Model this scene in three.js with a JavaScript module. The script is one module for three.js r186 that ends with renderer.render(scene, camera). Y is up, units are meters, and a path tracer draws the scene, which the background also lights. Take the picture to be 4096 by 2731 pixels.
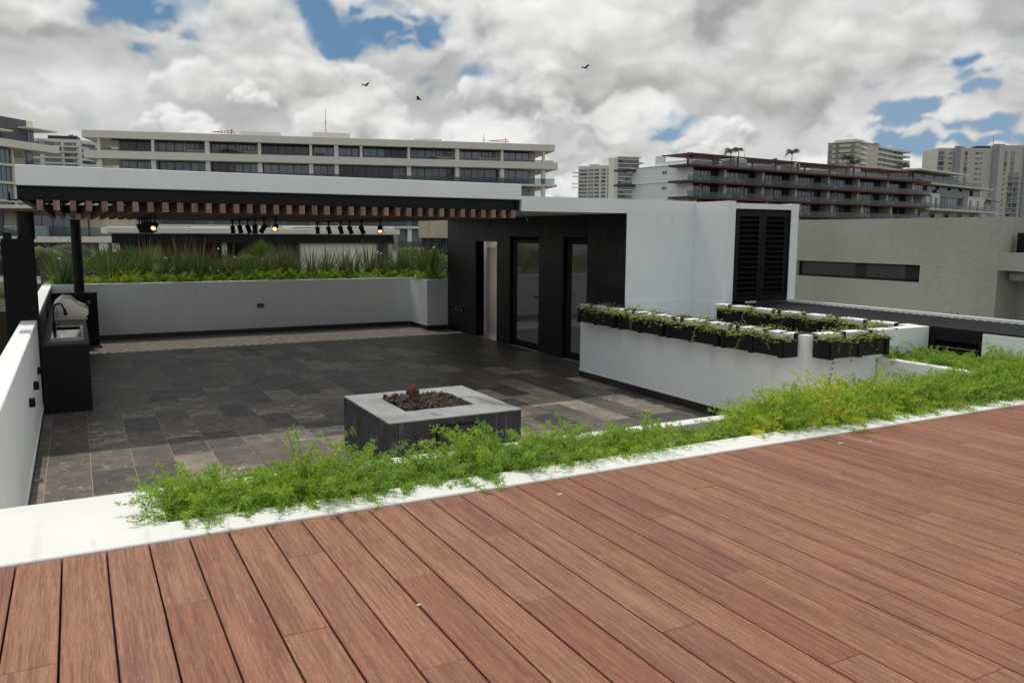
import * as THREE from 'three';
import { mergeGeometries, mergeVertices } from 'three/addons/utils/BufferGeometryUtils.js';
import { ImprovedNoise } from 'three/addons/math/ImprovedNoise.js';

// ------------------------------------------------------------ camera, sky, sun, exposure
const scene = new THREE.Scene();
const camera = new THREE.PerspectiveCamera(45.65, 1024 / 682, 0.1, 4000);
const rad = THREE.MathUtils.degToRad;
camera.position.set(0, 2.34, 0);
camera.rotation.set(rad(-7.51), rad(-28.27), rad(0.35), 'YXZ');
camera.focus = 12; camera.userData.fStop = 7;
const SUN = new THREE.Vector3(-0.045, 1, -0.49).normalize();
const sun = new THREE.DirectionalLight(new THREE.Color().setRGB(1, 0.93, 0.82), 2.35);
sun.position.copy(SUN).multiplyScalar(80).add(new THREE.Vector3(4, 0, -10)); sun.target.position.set(4, 0, -10);
sun.castShadow = true; sun.shadow.mapSize.set(4096, 4096); sun.shadow.radius = 1;
Object.assign(sun.shadow.camera, { left: -60, right: 60, top: 60, bottom: -60, near: 1, far: 300 });
scene.add(sun, sun.target);
const renderer = new THREE.WebGLRenderer({ antialias: true });
renderer.toneMapping = THREE.LinearToneMapping; renderer.toneMappingExposure = 1.0;
renderer.shadowMap.enabled = true; renderer.shadowMap.type = THREE.PCFSoftShadowMap;

// ------------------------------------------------------------ noise
function rng(seed) { let a = seed >>> 0; return () => { a = (a + 0x6D2B79F5) | 0; let t = Math.imul(a ^ (a >>> 15), 1 | a); t = (t + Math.imul(t ^ (t >>> 7), 61 | t)) ^ t; return ((t ^ (t >>> 14)) >>> 0) / 4294967296; }; }
const tables = new Map();
function tableOf(seed, px, py) { const k = seed + '_' + px + '_' + py; let t = tables.get(k); if (!t) { const r = rng(seed * 7919 + px * 31 + py); t = Float32Array.from({ length: px * py }, r); tables.set(k, t); } return t; }
function vn(u, v, px, py, seed) {                       // tileable value noise, u and v in 0..1
  const t = tableOf(seed, px, py); let x = u * px, y = v * py; const xi = Math.floor(x), yi = Math.floor(y); x -= xi; y -= yi;
  x = x * x * (3 - 2 * x); y = y * y * (3 - 2 * y);
  const a = ((xi % px) + px) % px, b = (a + 1) % px, c = (((yi % py) + py) % py) * px, d = ((((yi + 1) % py) + py) % py) * px;
  return (t[c + a] * (1 - x) + t[c + b] * x) * (1 - y) + (t[d + a] * (1 - x) + t[d + b] * x) * y;
}
function fb(u, v, px, py, oct, seed) { let s = 0, a = 0.5, n = 0; for (let i = 0; i < oct; i++) { s += a * vn(u, v, px << i, py << i, seed + i); n += a; a *= 0.5; } return s / n; }
const cl = (x, a = 0, b = 1) => Math.min(b, Math.max(a, x)), mix = (a, b, t) => a + (b - a) * t, ss = (a, b, x) => { const t = cl((x - a) / (b - a)); return t * t * (3 - 2 * t); };

// ------------------------------------------------------------ sky: broken cumulus, computed for every direction
(() => {
  const W = 4096, H = 2048, HH = H / 2, data = new Float32Array(W * H * 4), N = new ImprovedNoise();
  // gaps of blue: [direction, radius, depth]
  const holes = [[0.105, 0.262, -0.966, 0.072, 1.3], [0.045, 0.235, -0.970, 0.05, 0.95], [0.255, 0.250, -0.935, 0.058, 1.3], [0.285, 0.222, -0.930, 0.048, 1.1], [0.356, 0.231, -0.906, 0.052, 1.1], [0.469, 0.189, -0.863, 0.055, 1.0], [0.62, 0.123, -0.775, 0.045, 0.95], [0.835, 0.135, -0.53, 0.085, 1.25], [0.80, 0.125, -0.585, 0.045, 0.8], [0.78, 0.10, -0.62, 0.05, 0.8]];
  const hr = rng(12); for (let i = 0; i < 60; i++) { const a = hr() * 6.283, y = 0.08 + hr() * 0.85, c = Math.sqrt(1 - y * y), x = Math.cos(a) * c, z = Math.sin(a) * c; if (x > -0.25 && z < -0.3 && y < 0.33) continue; holes.push([x, y, z, 0.055 + hr() * 0.09, 0.8 + hr() * 0.45]); }
  const fbm = (x, y, z, oct) => { let s = 0, a = 0.5; for (let i = 0; i < oct; i++) { s += a * N.noise(x, y, z); x = x * 2.03 + 3.1; y = y * 2.03 + 1.7; z = z * 2.03 + 5.3; a *= 0.52; } return s; };
  const bil = (x, y, z, oct) => { let s = 0, a = 0.5; for (let i = 0; i < oct; i++) { s += a * (1 - 2.2 * Math.abs(N.noise(x, y, z))); x = x * 2.1 + 7.7; y = y * 2.1 + 2.3; z = z * 2.1 + 4.1; a *= 0.5; } return s; };
  const low = (y) => ss(0.26, 0.0, y), w = W / 2, h = HH / 2, F = 6, half = new Float32Array(w * h * F);   // r g b, density, gap, shade of the cloud layer
  for (let j = 0; j < h; j++) {
    const el = (j + 0.5) / h * Math.PI / 2, y = Math.sin(el), ce = Math.cos(el), near = holes.filter((q) => Math.abs(q[1] - y) < q[3] * 2 + 0.06);
    for (let i = 0; i < w; i++) {
      const az = ((i + 0.5) / w - 0.5) * 2 * Math.PI, x = ce * Math.cos(az), z = ce * Math.sin(az), o = (j * w + i) * F;
      const k = 1.55 / (y + 0.34), px = x * k * 1.5, pz = z * k * 1.5, py = y * 5.6;
      const w1 = N.noise(px * 0.9 + 9, py * 0.9, pz * 0.9) * 0.6, w2 = N.noise(px * 0.9, py * 0.9 + 5, pz * 0.9 + 3) * 0.6;
      const big = fbm(px * 0.9 + 31.3, py * 0.8 + w1, pz * 0.9 + 11.7, 3);
      const mid = bil(px * 1.5 + w1 + 4, py * 1.7 + w2, pz * 1.5 + 8.2, 3), det = bil(px * 3.1 + w2, py * 3.3 + w1, pz * 3.1 + 2.2, 4);
      let hole = 0; for (const q of near) { const dx = x - q[0] + w1 * 0.055, dz = z - q[2] - w1 * 0.04; if (Math.abs(dx) > q[3] * 2.3 || Math.abs(dz) > q[3] * 2.3) continue; const dy = y - q[1] + w2 * 0.05; hole += q[4] * Math.exp(-(dx * dx + dy * dy * 2.2 + dz * dz) / (q[3] * q[3])); }
      hole *= 0.62 + 1.1 * cl(0.5 - (mid - 0.2) * 0.8 - (det - 0.2) * 0.7);
      const d = 0.52 + big * 0.62 + (mid - 0.2) * 0.30 + (det - 0.2) * 0.26 - hole * 0.60 - 0.10 * ss(0.25, 0.8, y);
      const cov = ss(0.08, 0.32, d), bigU = fbm(px * 0.9 + 31.3, (py + 0.55) * 0.8 + w1, pz * 0.9 + 11.7, 2);
      const lit = cl(0.50 + (big - bigU) * 1.0 + (mid - 0.2) * 0.28 + (det - 0.2) * 0.12);
      const thick = ss(0.46, 0.95, d + fbm(px * 0.8 + 3, py * 0.9 + w2, pz * 0.8, 3) * 0.8), L = low(y);
      let c = mix(0.27, 0.86, lit) * mix(1.0, 0.55, thick); c = mix(c, 0.66, L * 0.3);
      half[o] = mix(mix(0.13, 0.21, L), c * 0.985, cov); half[o + 1] = mix(mix(0.26, 0.34, L), c * 1.0, cov); half[o + 2] = mix(mix(0.43, 0.48, L), c * mix(0.985, 1.04, thick), cov);
      half[o + 3] = d; half[o + 4] = cl(hole * 1.15 - 0.10); half[o + 5] = mix(1.0, 0.60, thick);
    }
  }
  const den = new Float32Array(W * HH), gap = new Float32Array(W * HH), dim = new Float32Array(W * HH);
  for (let j = HH; j < H; j++) for (let i = 0; i < W; i++) {
    const u = (i - 0.5) / 2, v = cl((j - HH - 0.5) / 2, 0, h - 1.001), a = Math.floor(u), b = Math.floor(v), fx = u - a, fy = v - b, a0 = ((a % w) + w) % w, a1 = (a0 + 1) % w, p = (b * w + a0) * F, q = (b * w + a1) * F, o = (j * W + i) * 4, m = (j - HH) * W + i, S = w * F;
    const at = (k) => (half[p + k] * (1 - fx) + half[q + k] * fx) * (1 - fy) + (half[p + S + k] * (1 - fx) + half[q + S + k] * fx) * fy;
    data[o] = at(0); data[o + 1] = at(1); data[o + 2] = at(2); data[o + 3] = 1; den[m] = at(3); gap[m] = at(4); dim[m] = at(5);
  }
  // sunlit heads of cumulus: domes of billows, bright above, grey below, drawn from the far ones to the near
  const T = 1024, nz = new Float32Array(T * T); for (let j = 0; j < T; j++) for (let i = 0; i < T; i++) nz[j * T + i] = fb(i / T, j / T, 16, 16, 5, 997) - 0.5;
  const r = rng(4), heads = [];
  for (let c = 0; c < 760; c++) heads.push([r() * 2 * Math.PI - Math.PI, Math.asin(0.01 + 0.80 * Math.pow(r(), 1.5)), 0.35 + 1.9 * r() * r()]);
  for (const [x, y, z, s] of [[0.30, 0.195, -0.93, 1.0], [0.37, 0.185, -0.905, 0.8], [0.19, 0.215, -0.955, 0.9], [0.06, 0.20, -0.975, 0.9], [0.645, 0.095, -0.757, 0.5], [0.66, 0.085, -0.745, 0.4], [0.87, 0.085, -0.48, 0.7], [0.52, 0.12, -0.845, 0.5], [0.13, 0.13, -0.98, 0.7]]) heads.push([Math.atan2(z, x), Math.asin(y), s]);
  heads.sort((a, b) => a[1] - b[1]).reverse();
  for (const [az, el, s] of heads) {
    const j0 = Math.round((el / Math.PI + 0.5) * H), i0 = Math.round((az / (2 * Math.PI) + 0.5) * W); if (den[cl(j0 - HH, 0, HH - 1) * W + ((i0 % W) + W) % W] < 0.16) continue;
    const n = Math.round(40 + 50 * s), R = 0.105 * s * (0.45 + 1.1 * Math.sin(el) ** 0.5), puffs = [];
    for (let k = 0; k < n; k++) { const u = (r() + r() - 1), hgt = (1 - u * u) * (r() ** 0.7) * 0.75; puffs.push([az + u * R / Math.cos(el), el + hgt * R, R * (0.10 + 0.20 * r()) * (1 - 0.35 * Math.abs(u)), hgt]); }
    puffs.sort((a, b) => b[1] - a[1]);
    for (const [pa, pe, pr, hg] of puffs) {
      const cj = (pe / Math.PI + 0.5) * H, ci = (pa / (2 * Math.PI) + 0.5) * W, rj = pr / Math.PI * H, ri = rj / Math.cos(pe), base = 0.34 + 0.40 * ss(-0.05, 0.5, hg), A = 0.60 * ss(0.02, 0.30, hg);
      for (let j = Math.max(HH, Math.floor(cj - rj * 1.3)); j < Math.min(H, cj + rj * 1.3); j++) for (let i = Math.floor(ci - ri * 1.3); i < ci + ri * 1.3; i++) {
        const q = ((j * 3) & (T - 1)) * T + ((i * 3) & (T - 1)), q2 = (j & (T - 1)) * T + (i & (T - 1)), dx = (i - ci) / ri + nz[q2] * 0.8, dy = (j - cj) / rj + nz[(q2 + 333 * T) % (T * T)] * 0.8, d = Math.sqrt(dx * dx + dy * dy) + nz[q] * 0.75;
        if (d >= 1) continue; const m = (j - HH) * W + ((i % W) + W) % W, a = ss(1, 0.35, d) * A * (1 - gap[m]), lam = cl(0.42 + 0.55 * dy - 0.12 * dx + nz[q] * 0.5), c = mix(base * 0.78, 0.99, lam * lam * (3 - 2 * lam)) * (0.2 + 0.8 * dim[m]), o = (j * W + ((i % W) + W) % W) * 4;
        data[o] = mix(data[o], c, a); data[o + 1] = mix(data[o + 1], c * 1.0, a); data[o + 2] = mix(data[o + 2], c * 0.985, a);
      }
    }
  }
  // ragged edges: stir the picture of the clouds with turbulence
  const src = data.slice(); const tn = (i, j, f, k) => nz[((Math.floor(j * f) + k * 211) & (T - 1)) * T + ((Math.floor(i * f) + k * 97) & (T - 1))];
  for (let j = HH; j < H - 40; j++) for (let i = 0; i < W; i++) {
    const si = i + tn(i, j, 0.5, 1) * 34 + tn(i, j, 2, 2) * 12 + tn(i, j, 5, 5) * 9, sj = cl(j + tn(i, j, 0.5, 3) * 26 + tn(i, j, 2, 4) * 10 + tn(i, j, 5, 6) * 8, HH, H - 2), a = Math.floor(si), b = Math.floor(sj), fx = si - a, fy = sj - b, w = (k) => (k % W + W) % W, o = (j * W + i) * 4, p = (b * W + w(a)) * 4, q = (b * W + w(a + 1)) * 4;
    const fine = 1 + 0.10 * tn(i, j, 3, 7) + 0.08 * tn(i, j, 7, 8);
    for (let k = 0; k < 3; k++) data[o + k] = fine * ((src[p + k] * (1 - fx) + src[q + k] * fx) * (1 - fy) + (src[p + W * 4 + k] * (1 - fx) + src[q + W * 4 + k] * fx) * fy);
  }
  for (let o = 0; o < HH * W * 4; o += 4) { data[o] = data[o + 1] = 0.34; data[o + 2] = 0.33; data[o + 3] = 1; }
  const t = new THREE.DataTexture(data, W, H, THREE.RGBAFormat, THREE.FloatType);
  t.mapping = THREE.EquirectangularReflectionMapping; t.magFilter = t.minFilter = THREE.LinearFilter; t.needsUpdate = true;
  scene.background = t; scene.environment = t;
})();

// ------------------------------------------------------------ textures and materials
function tex(w, h, sx, sy, fn, srgb = true) {           // fn gives linear 0..1 values; sx, sy: metres that one tile covers
  const d = new Uint8Array(w * h * 4), enc = srgb ? (c) => 255 * (c <= 0.0031308 ? 12.92 * c : 1.055 * Math.pow(c, 1 / 2.4) - 0.055) : (c) => 255 * c;
  for (let j = 0; j < h; j++) for (let i = 0; i < w; i++) {
    const c = fn((i + 0.5) / w, (j + 0.5) / h), o = (j * w + i) * 4;
    for (let k = 0; k < 3; k++) d[o + k] = enc(cl(c[k] ?? c)); d[o + 3] = 255;
  }
  const t = new THREE.DataTexture(d, w, h, THREE.RGBAFormat);
  t.wrapS = t.wrapT = THREE.RepeatWrapping; t.magFilter = THREE.LinearFilter; t.minFilter = THREE.LinearMipmapLinearFilter; t.generateMipmaps = true; t.anisotropy = 8;
  if (srgb) t.colorSpace = THREE.SRGBColorSpace; t.repeat.set(1 / sx, 1 / sy); t.needsUpdate = true; return t;
}
const rgb = (r, g, b) => new THREE.Color().setRGB(r, g, b);
const mat = (r, g, b, o = {}) => new THREE.MeshStandardMaterial({ color: rgb(r, g, b), roughness: 0.8, side: THREE.DoubleSide, ...o });
const phys = (r, g, b, o = {}) => new THREE.MeshPhysicalMaterial({ color: rgb(r, g, b), roughness: 0.8, side: THREE.DoubleSide, ...o });
const grey = (v) => [v, v, v];

// painted plaster: trowel mottling, faint stains and drips
const plasterMap = tex(640, 640, 2.6, 2.6, (u, v) => { const a = fb(u, v, 3, 3, 6, 11), b = fb(u, v, 28, 6, 3, 15), c = fb(u, v, 90, 90, 2, 17); const s = 0.965 + (a - 0.5) * 0.13 + (b - 0.5) * 0.035 + (c - 0.5) * 0.03 - 0.10 * ss(0.70, 0.86, fb(u, v, 22, 5, 4, 19)); return [s, s * 0.998, s * 0.99]; });
const plasterBump = tex(512, 512, 0.5, 0.5, (u, v) => grey(fb(u, v, 10, 10, 5, 23)), false);
const roughPlasterMap = tex(512, 512, 3.2, 3.2, (u, v) => { const a = fb(u, v, 3, 2, 6, 31), b = fb(u, v, 40, 40, 3, 37); const s = 0.84 + (a - 0.5) * 0.28 + (b - 0.5) * 0.10; return [s, s, s * 0.985]; });
const roughPlasterBump = tex(512, 512, 0.8, 0.8, (u, v) => grey(fb(u, v, 26, 26, 4, 41)), false);
const M = {};
M.white = mat(0.82, 0.875, 0.905, { map: plasterMap, bumpMap: plasterBump, bumpScale: 0.0025, roughness: 0.72 });
M.ledge = mat(0.765, 0.785, 0.785, { map: plasterMap, bumpMap: plasterBump, bumpScale: 0.0015, roughness: 0.6 });
M.farWhite = mat(0.72, 0.705, 0.65, { map: plasterMap, roughness: 0.85 });
M.cream = mat(0.62, 0.59, 0.505, { map: plasterMap, roughness: 0.85 });
M.beige = mat(0.55, 0.49, 0.40, { map: roughPlasterMap, roughness: 0.9 });
M.greyPlaster = mat(0.43, 0.435, 0.385, { map: roughPlasterMap, bumpMap: roughPlasterBump, bumpScale: 0.0025, roughness: 0.95 });
M.black = phys(0.006, 0.007, 0.009, { roughness: 0.5, specularIntensity: 0.45 });
M.blackMatt = phys(0.006, 0.0065, 0.008, { roughness: 0.75, specularIntensity: 0.4 });
M.blackPlastic = phys(0.007, 0.0075, 0.009, { roughness: 0.42, specularIntensity: 0.6, bumpMap: tex(256, 256, 0.2, 0.2, (u, v) => grey(fb(u, v, 24, 24, 3, 47)), false), bumpScale: 0.0006 });
M.blackRoof = phys(0.009, 0.010, 0.012, { roughness: 0.6, specularIntensity: 0.45 });
M.soil = mat(0.035, 0.024, 0.016, { map: tex(256, 256, 0.4, 0.4, (u, v) => grey(0.4 + fb(u, v, 24, 24, 4, 53))), roughness: 1 });
M.dark = phys(0.006, 0.006, 0.007, { roughness: 0.9, specularIntensity: 0.3 });
M.interior = mat(0.05, 0.05, 0.052, { roughness: 0.9 });
M.grout = mat(0.46, 0.41, 0.34, { roughness: 0.95 });
M.steel = mat(0.62, 0.60, 0.57, { metalness: 1, roughness: 0.22 });
M.brushed = mat(0.74, 0.70, 0.66, { metalness: 1, roughness: 0.36, roughnessMap: tex(512, 128, 0.3, 2, (u, v) => grey(0.55 + 0.45 * fb(u, v, 160, 2, 2, 59)), false) });
M.doorGlass = phys(0.30, 0.32, 0.32, { roughness: 0.045, ior: 2.2, metalness: 0.5 });
M.chrome = mat(0.75, 0.74, 0.72, { metalness: 1, roughness: 0.1 });
M.greyBox = mat(0.16, 0.165, 0.17, { roughness: 0.6 });
M.timberDark = mat(0.11, 0.045, 0.03, { roughness: 0.7 });
M.mast = mat(0.25, 0.25, 0.26, { roughness: 0.5, metalness: 0.6 });
M.redSteel = mat(0.35, 0.035, 0.025, { roughness: 0.6 });

// deck timber: reddish hardwood, long fibres, tan flecks, dark pores, worn grey patches
function woodTex(seed) {
  return tex(448, 896, 0.36, 1.9, (u, v) => {
    const wav = (fb(u, v, 3, 3, 3, seed + 1) - 0.5) * 0.10, uu = u + wav * 0.3;
    const streak = fb(uu, v, 34, 5, 4, seed + 2), fine = fb(uu, v, 120, 26, 3, seed + 3), blot = fb(u, v, 5, 4, 4, seed + 4), fleck = vn(uu, v, 150, 44, seed + 5), pore = vn(uu, v, 240, 90, seed + 6);
    let t = cl(0.5 + (streak - 0.5) * 1.5 + (fine - 0.5) * 1.2 + (blot - 0.5) * 0.9);
    let r = mix(0.60, 1.12, t), g = mix(0.52, 1.22, t), b = mix(0.50, 1.25, t);
    const tan = ss(0.72, 0.95, fleck) * 0.42; r += tan * 0.9; g += tan * 1.3; b += tan * 1.25;
    const pd = 1 - 0.34 * ss(0.78, 0.98, pore); const worn = ss(0.60, 0.80, fb(u, v, 3, 5, 5, seed + 7)) * 0.22;
    r = mix(r * pd, 1.0, worn); g = mix(g * pd, 1.12, worn); b = mix(b * pd, 1.15, worn);
    return [r * 0.62, g * 0.62, b * 0.62];
  });
}
const woodBump = tex(256, 1024, 0.18, 1.9, (u, v) => grey(fb(u, v, 36, 8, 3, 71) * 0.7 + 0.3 * vn(u, v, 48, 1, 73)), false);
const woodMaps = [woodTex(101), woodTex(151), woodTex(181)];
M.deck = [[0.435, 0.176, 0.100], [0.46, 0.192, 0.110], [0.41, 0.155, 0.085], [0.45, 0.20, 0.118], [0.385, 0.150, 0.088], [0.475, 0.205, 0.113], [0.43, 0.185, 0.110]].map((c, i) => mat(...c, { map: woodMaps[i % 3], bumpMap: woodBump, bumpScale: 0.0016, roughness: 0.68 }));
M.rafter = [[0.44, 0.27, 0.215], [0.50, 0.315, 0.25], [0.39, 0.235, 0.185]].map((c, i) => mat(...c, { map: woodMaps[i], roughness: 0.75 }));

// floor stone: grey brown marble with pale veins, some pieces almost beige
function stoneTex(seed, veins, pale) {
  return tex(384, 768, 0.388, 0.775, (u, v) => {
    const w = (fb(u, v, 3, 4, 4, seed) - 0.5) * 0.5, wy = (fb(u, v, 4, 3, 4, seed + 9) - 0.5) * 0.4;
    const cloud = fb(u + w * 0.3, v + wy * 0.2, 3, 7, 5, seed + 1), lay = fb(u, v + w * 0.10, 2, 26, 4, seed + 2), spk = fb(u, v, 70, 90, 2, seed + 3);
    let s = 0.55 + (cloud - 0.5) * 0.46 + (lay - 0.5) * 0.26 + (spk - 0.5) * 0.14;
    const r1 = Math.abs(fb(u + w * 0.5, v + wy, 2, 3, 4, seed + 4) - 0.5), vein = ss(0.026, 0.0, r1) * veins * ss(0.45, 0.65, fb(u, v, 4, 5, 2, seed + 5));
    const r2 = Math.abs(fb(u + wy, v + w * 0.6, 3, 9, 3, seed + 6) - 0.5), thin = ss(0.013, 0, r2) * veins * 0.6 * ss(0.5, 0.7, fb(u, v, 5, 6, 2, seed + 7));
    const patch = pale * ss(0.56, 0.66, fb(u + w * 0.4, v + wy * 0.3, 2, 3, 4, seed + 8));
    s += vein * 1.1 + thin * 0.75 + patch * 0.55;
    const wm = cl(0.25 + cloud * 0.7 + vein * 0.3);
    return [s * mix(0.95, 1.05, wm) * 0.6, s * mix(0.97, 0.97, wm) * 0.6, s * mix(1.0, 0.86, wm) * 0.6];
  });
}
const stoneMaps = [stoneTex(201, 0.8, 0), stoneTex(231, 1.2, 0.5), stoneTex(261, 0.35, 0.15), stoneTex(291, 1.0, 1.0)];
const stoneRough = tex(256, 256, 0.6, 0.6, (u, v) => grey(0.62 + 0.38 * fb(u, v, 12, 14, 4, 83)), false);
M.tile = [];
for (const [c, m] of [[[0.40, 0.375, 0.345], 0], [[0.32, 0.305, 0.29], 2], [[0.48, 0.445, 0.41], 1], [[0.235, 0.235, 0.235], 0], [[0.38, 0.355, 0.325], 3], [[0.66, 0.61, 0.545], 2], [[0.84, 0.77, 0.68], 2], [[0.195, 0.197, 0.203], 1]])
  M.tile.push(phys(...c, { map: stoneMaps[m], roughness: 0.55, roughnessMap: stoneRough, specularIntensity: 0.7 }));
const slateMap = tex(512, 512, 0.8, 0.8, (u, v) => { const s = 0.65 + (fb(u, v, 6, 5, 5, 301) - 0.5) * 0.7 + (fb(u, v, 60, 60, 2, 307) - 0.5) * 0.4 + 0.25 * ss(0.72, 0.9, fb(u, v, 20, 3, 3, 311)); return [s, s, s]; });
M.cladding = [[0.032, 0.032, 0.034], [0.022, 0.022, 0.024], [0.050, 0.048, 0.046], [0.027, 0.027, 0.027]].map((c) => phys(c[0] * 0.55, c[1] * 0.55, c[2] * 0.58, { map: slateMap, roughness: 0.5, roughnessMap: stoneRough, specularIntensity: 0.55 }));
M.skirting = [[0.055, 0.052, 0.052], [0.042, 0.042, 0.044], [0.07, 0.066, 0.062]].map((c, i) => mat(...c, { map: stoneMaps[i === 2 ? 1 : 0], roughness: 0.45 }));
// fire pit concrete: black dye streaked by rain on the sides, chalky bloom on the top
M.pitSide = mat(0.11, 0.117, 0.128, { roughness: 0.7, map: tex(1024, 512, 1.6, 0.62, (u, v) => { const st = fb(u, v, 110, 2, 3, 331), big = fb(u, v, 7, 3, 4, 337), f = fb(u, v, 46, 26, 3, 341); const wash = ss(0.52, 0.76, st) * ss(0.30, 0.62, fb(u, v, 9, 2, 3, 347)); const s = 0.22 + (big - 0.5) * 0.35 + (f - 0.5) * 0.18 + wash * 0.8; return [s * 0.95, s, s * 1.06]; }) });
M.pitTop = mat(0.35, 0.365, 0.37, { roughness: 0.6, map: tex(512, 512, 1.45, 1.45, (u, v) => { const w = (fb(u, v, 4, 4, 3, 353) - 0.5) * 0.2, a = fb(u + w, v, 4, 5, 6, 359), b = fb(u, v + w, 12, 16, 4, 367), c = ss(0.55, 0.72, fb(u + w, v - w, 9, 5, 5, 373)); const s = 0.78 + (a - 0.5) * 0.7 + (b - 0.5) * 0.28 - c * 0.34; return [s * 0.985, s, s * 1.02]; }) });
M.lava = [[0.085, 0.062, 0.046], [0.065, 0.052, 0.044], [0.12, 0.078, 0.05], [0.05, 0.045, 0.042]].map((c) => mat(...c, { roughness: 1, map: tex(128, 128, 0.05, 0.05, (u, v) => grey(0.4 + 0.9 * fb(u, v, 10, 10, 3, Math.round(c[0] * 9999))) ) }));
M.lavaRed = mat(0.12, 0.045, 0.034, { roughness: 1, map: tex(256, 256, 0.12, 0.12, (u, v) => { const s = 0.35 + 0.95 * fb(u, v, 8, 8, 4, 389); return [s, s * 0.95, s * 0.9]; }) });
// glass of far windows: some with drawn blinds behind
M.win = [phys(0.036, 0.085, 0.145, { roughness: 0.08, ior: 1.9 }), phys(0.075, 0.13, 0.18, { roughness: 0.1, ior: 1.9 }), phys(0.19, 0.25, 0.29, { roughness: 0.14, ior: 1.6 }), phys(0.012, 0.026, 0.046, { roughness: 0.06, ior: 1.6 })];
M.winFrame = mat(0.018, 0.021, 0.026, { roughness: 0.5 });
M.rail = phys(0.60, 0.68, 0.70, { roughness: 0.02, ior: 1.25, transmission: 0.95, thickness: 0 });
M.leafMat = (r, g, b, t = 0.35) => phys(r, g, b, { roughness: 0.75, transmission: t, thickness: 0, vertexColors: true, ior: 1.3 });
M.fern = M.leafMat(1, 1, 1, 0.48); M.blade = M.leafMat(1, 1, 1, 0.3); M.vine = M.leafMat(1, 1, 1, 0.3); M.tree = M.leafMat(1, 1, 1, 0.3);
M.petal = mat(0.8, 0.8, 0.76, { roughness: 0.7 });
M.trunk = mat(0.16, 0.13, 0.10, { roughness: 0.95 });

// ------------------------------------------------------------ helpers
const used = new Map();
const numbered = (n) => { const k = used.get(n) ?? 0; used.set(n, k + 1); return k ? n + '_' + String(k).padStart(3, '0') : n; };
function uvm(g, du = 0, dv = 0) {                        // uv in metres from the dominant axis of each normal
  const p = g.attributes.position, n = g.attributes.normal, a = new Float32Array(p.count * 2);
  for (let i = 0; i < p.count; i++) {
    const x = Math.abs(n.getX(i)), y = Math.abs(n.getY(i)), z = Math.abs(n.getZ(i));
    const [u, v] = y >= x && y >= z ? [p.getX(i), p.getZ(i)] : x >= z ? [p.getZ(i), p.getY(i)] : [p.getX(i), p.getY(i)];
    a[2 * i] = u + du; a[2 * i + 1] = v + dv;
  }
  g.setAttribute('uv', new THREE.BufferAttribute(a, 2)); return g;
}
const bx = (x0, x1, y0, y1, z0, z1, du, dv) => uvm(new THREE.BoxGeometry(Math.abs(x1 - x0), Math.abs(y1 - y0), Math.abs(z1 - z0)).translate((x0 + x1) / 2, (y0 + y1) / 2, (z0 + z1) / 2), du, dv);
// box with small chamfers on the edges that run along its longest side
function cbx(x0, x1, y0, y1, z0, z1, c = 0.006, du, dv) {
  const w = x1 - x0, h = y1 - y0, d = z1 - z0, ax = w >= h && w >= d ? 0 : d >= h ? 2 : 1;
  const [a, b, l] = ax === 0 ? [d, h, w] : ax === 2 ? [w, h, d] : [w, d, h], X = a / 2, Y = b / 2;
  const s = new THREE.Shape([[-X + c, -Y], [X - c, -Y], [X, -Y + c], [X, Y - c], [X - c, Y], [-X + c, Y], [-X, Y - c], [-X, -Y + c]].map((q) => new THREE.Vector2(...q)));
  const g = new THREE.ExtrudeGeometry(s, { depth: l, bevelEnabled: false, steps: 1 }).translate(0, 0, -l / 2);
  if (ax === 0) g.rotateY(Math.PI / 2); if (ax === 1) g.rotateX(Math.PI / 2);
  return uvm(g.translate((x0 + x1) / 2, (y0 + y1) / 2, (z0 + z1) / 2), du, dv);
}
const cyl = (r0, r1, h, x, y, z, seg = 20) => new THREE.CylinderGeometry(r0, r1, h, seg).translate(x, y, z);
function tube(pts, r, seg = 8, n) { const c = new THREE.CatmullRomCurve3(pts.map((p) => new THREE.Vector3(...p))); return new THREE.TubeGeometry(c, n ?? pts.length * 5, r, seg, false); }
function join(gs) { const l = gs.map((g) => { g = g.index ? g.toNonIndexed() : g; for (const k of Object.keys(g.attributes)) if (!['position', 'normal', 'uv', 'color'].includes(k)) g.deleteAttribute(k); return g; }); if (!l.every((g) => g.attributes.uv)) l.forEach((g) => g.deleteAttribute('uv')); return l.length > 1 ? mergeGeometries(l) : l[0]; }
function obj(name, geo, m, parent = scene, kind) {
  const o = new THREE.Mesh(Array.isArray(geo) ? join(geo) : geo, m); o.name = parent === scene ? numbered(name) : name;
  o.castShadow = o.receiveShadow = true; if (kind) o.userData.kind = kind; parent.add(o); return o;
}
function tag(o, label, category, group) { o.userData.label = label; o.userData.category = category; if (group) o.userData.group = group; return o; }
function thing(name, label, category, [x, y, z] = [0, 0, 0], turn = 0, group) {
  const o = new THREE.Group(); o.name = numbered(name); o.position.set(x, y, z); o.rotation.y = turn; scene.add(o); return tag(o, label, category, group);
}
const struct = (name, geo, m) => obj(name, geo, m, scene, 'structure');
function copyOf(src, [x, y, z], turn = 0, label, scale) {
  const o = src.clone(); o.name = numbered(src.name.replace(/_\d+$/, '')); o.userData = { ...src.userData }; if (label) o.userData.label = label;
  o.position.set(x, y, z); o.rotation.y = turn; if (scale) o.scale.setScalar(scale); scene.add(o); return o;
}
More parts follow.
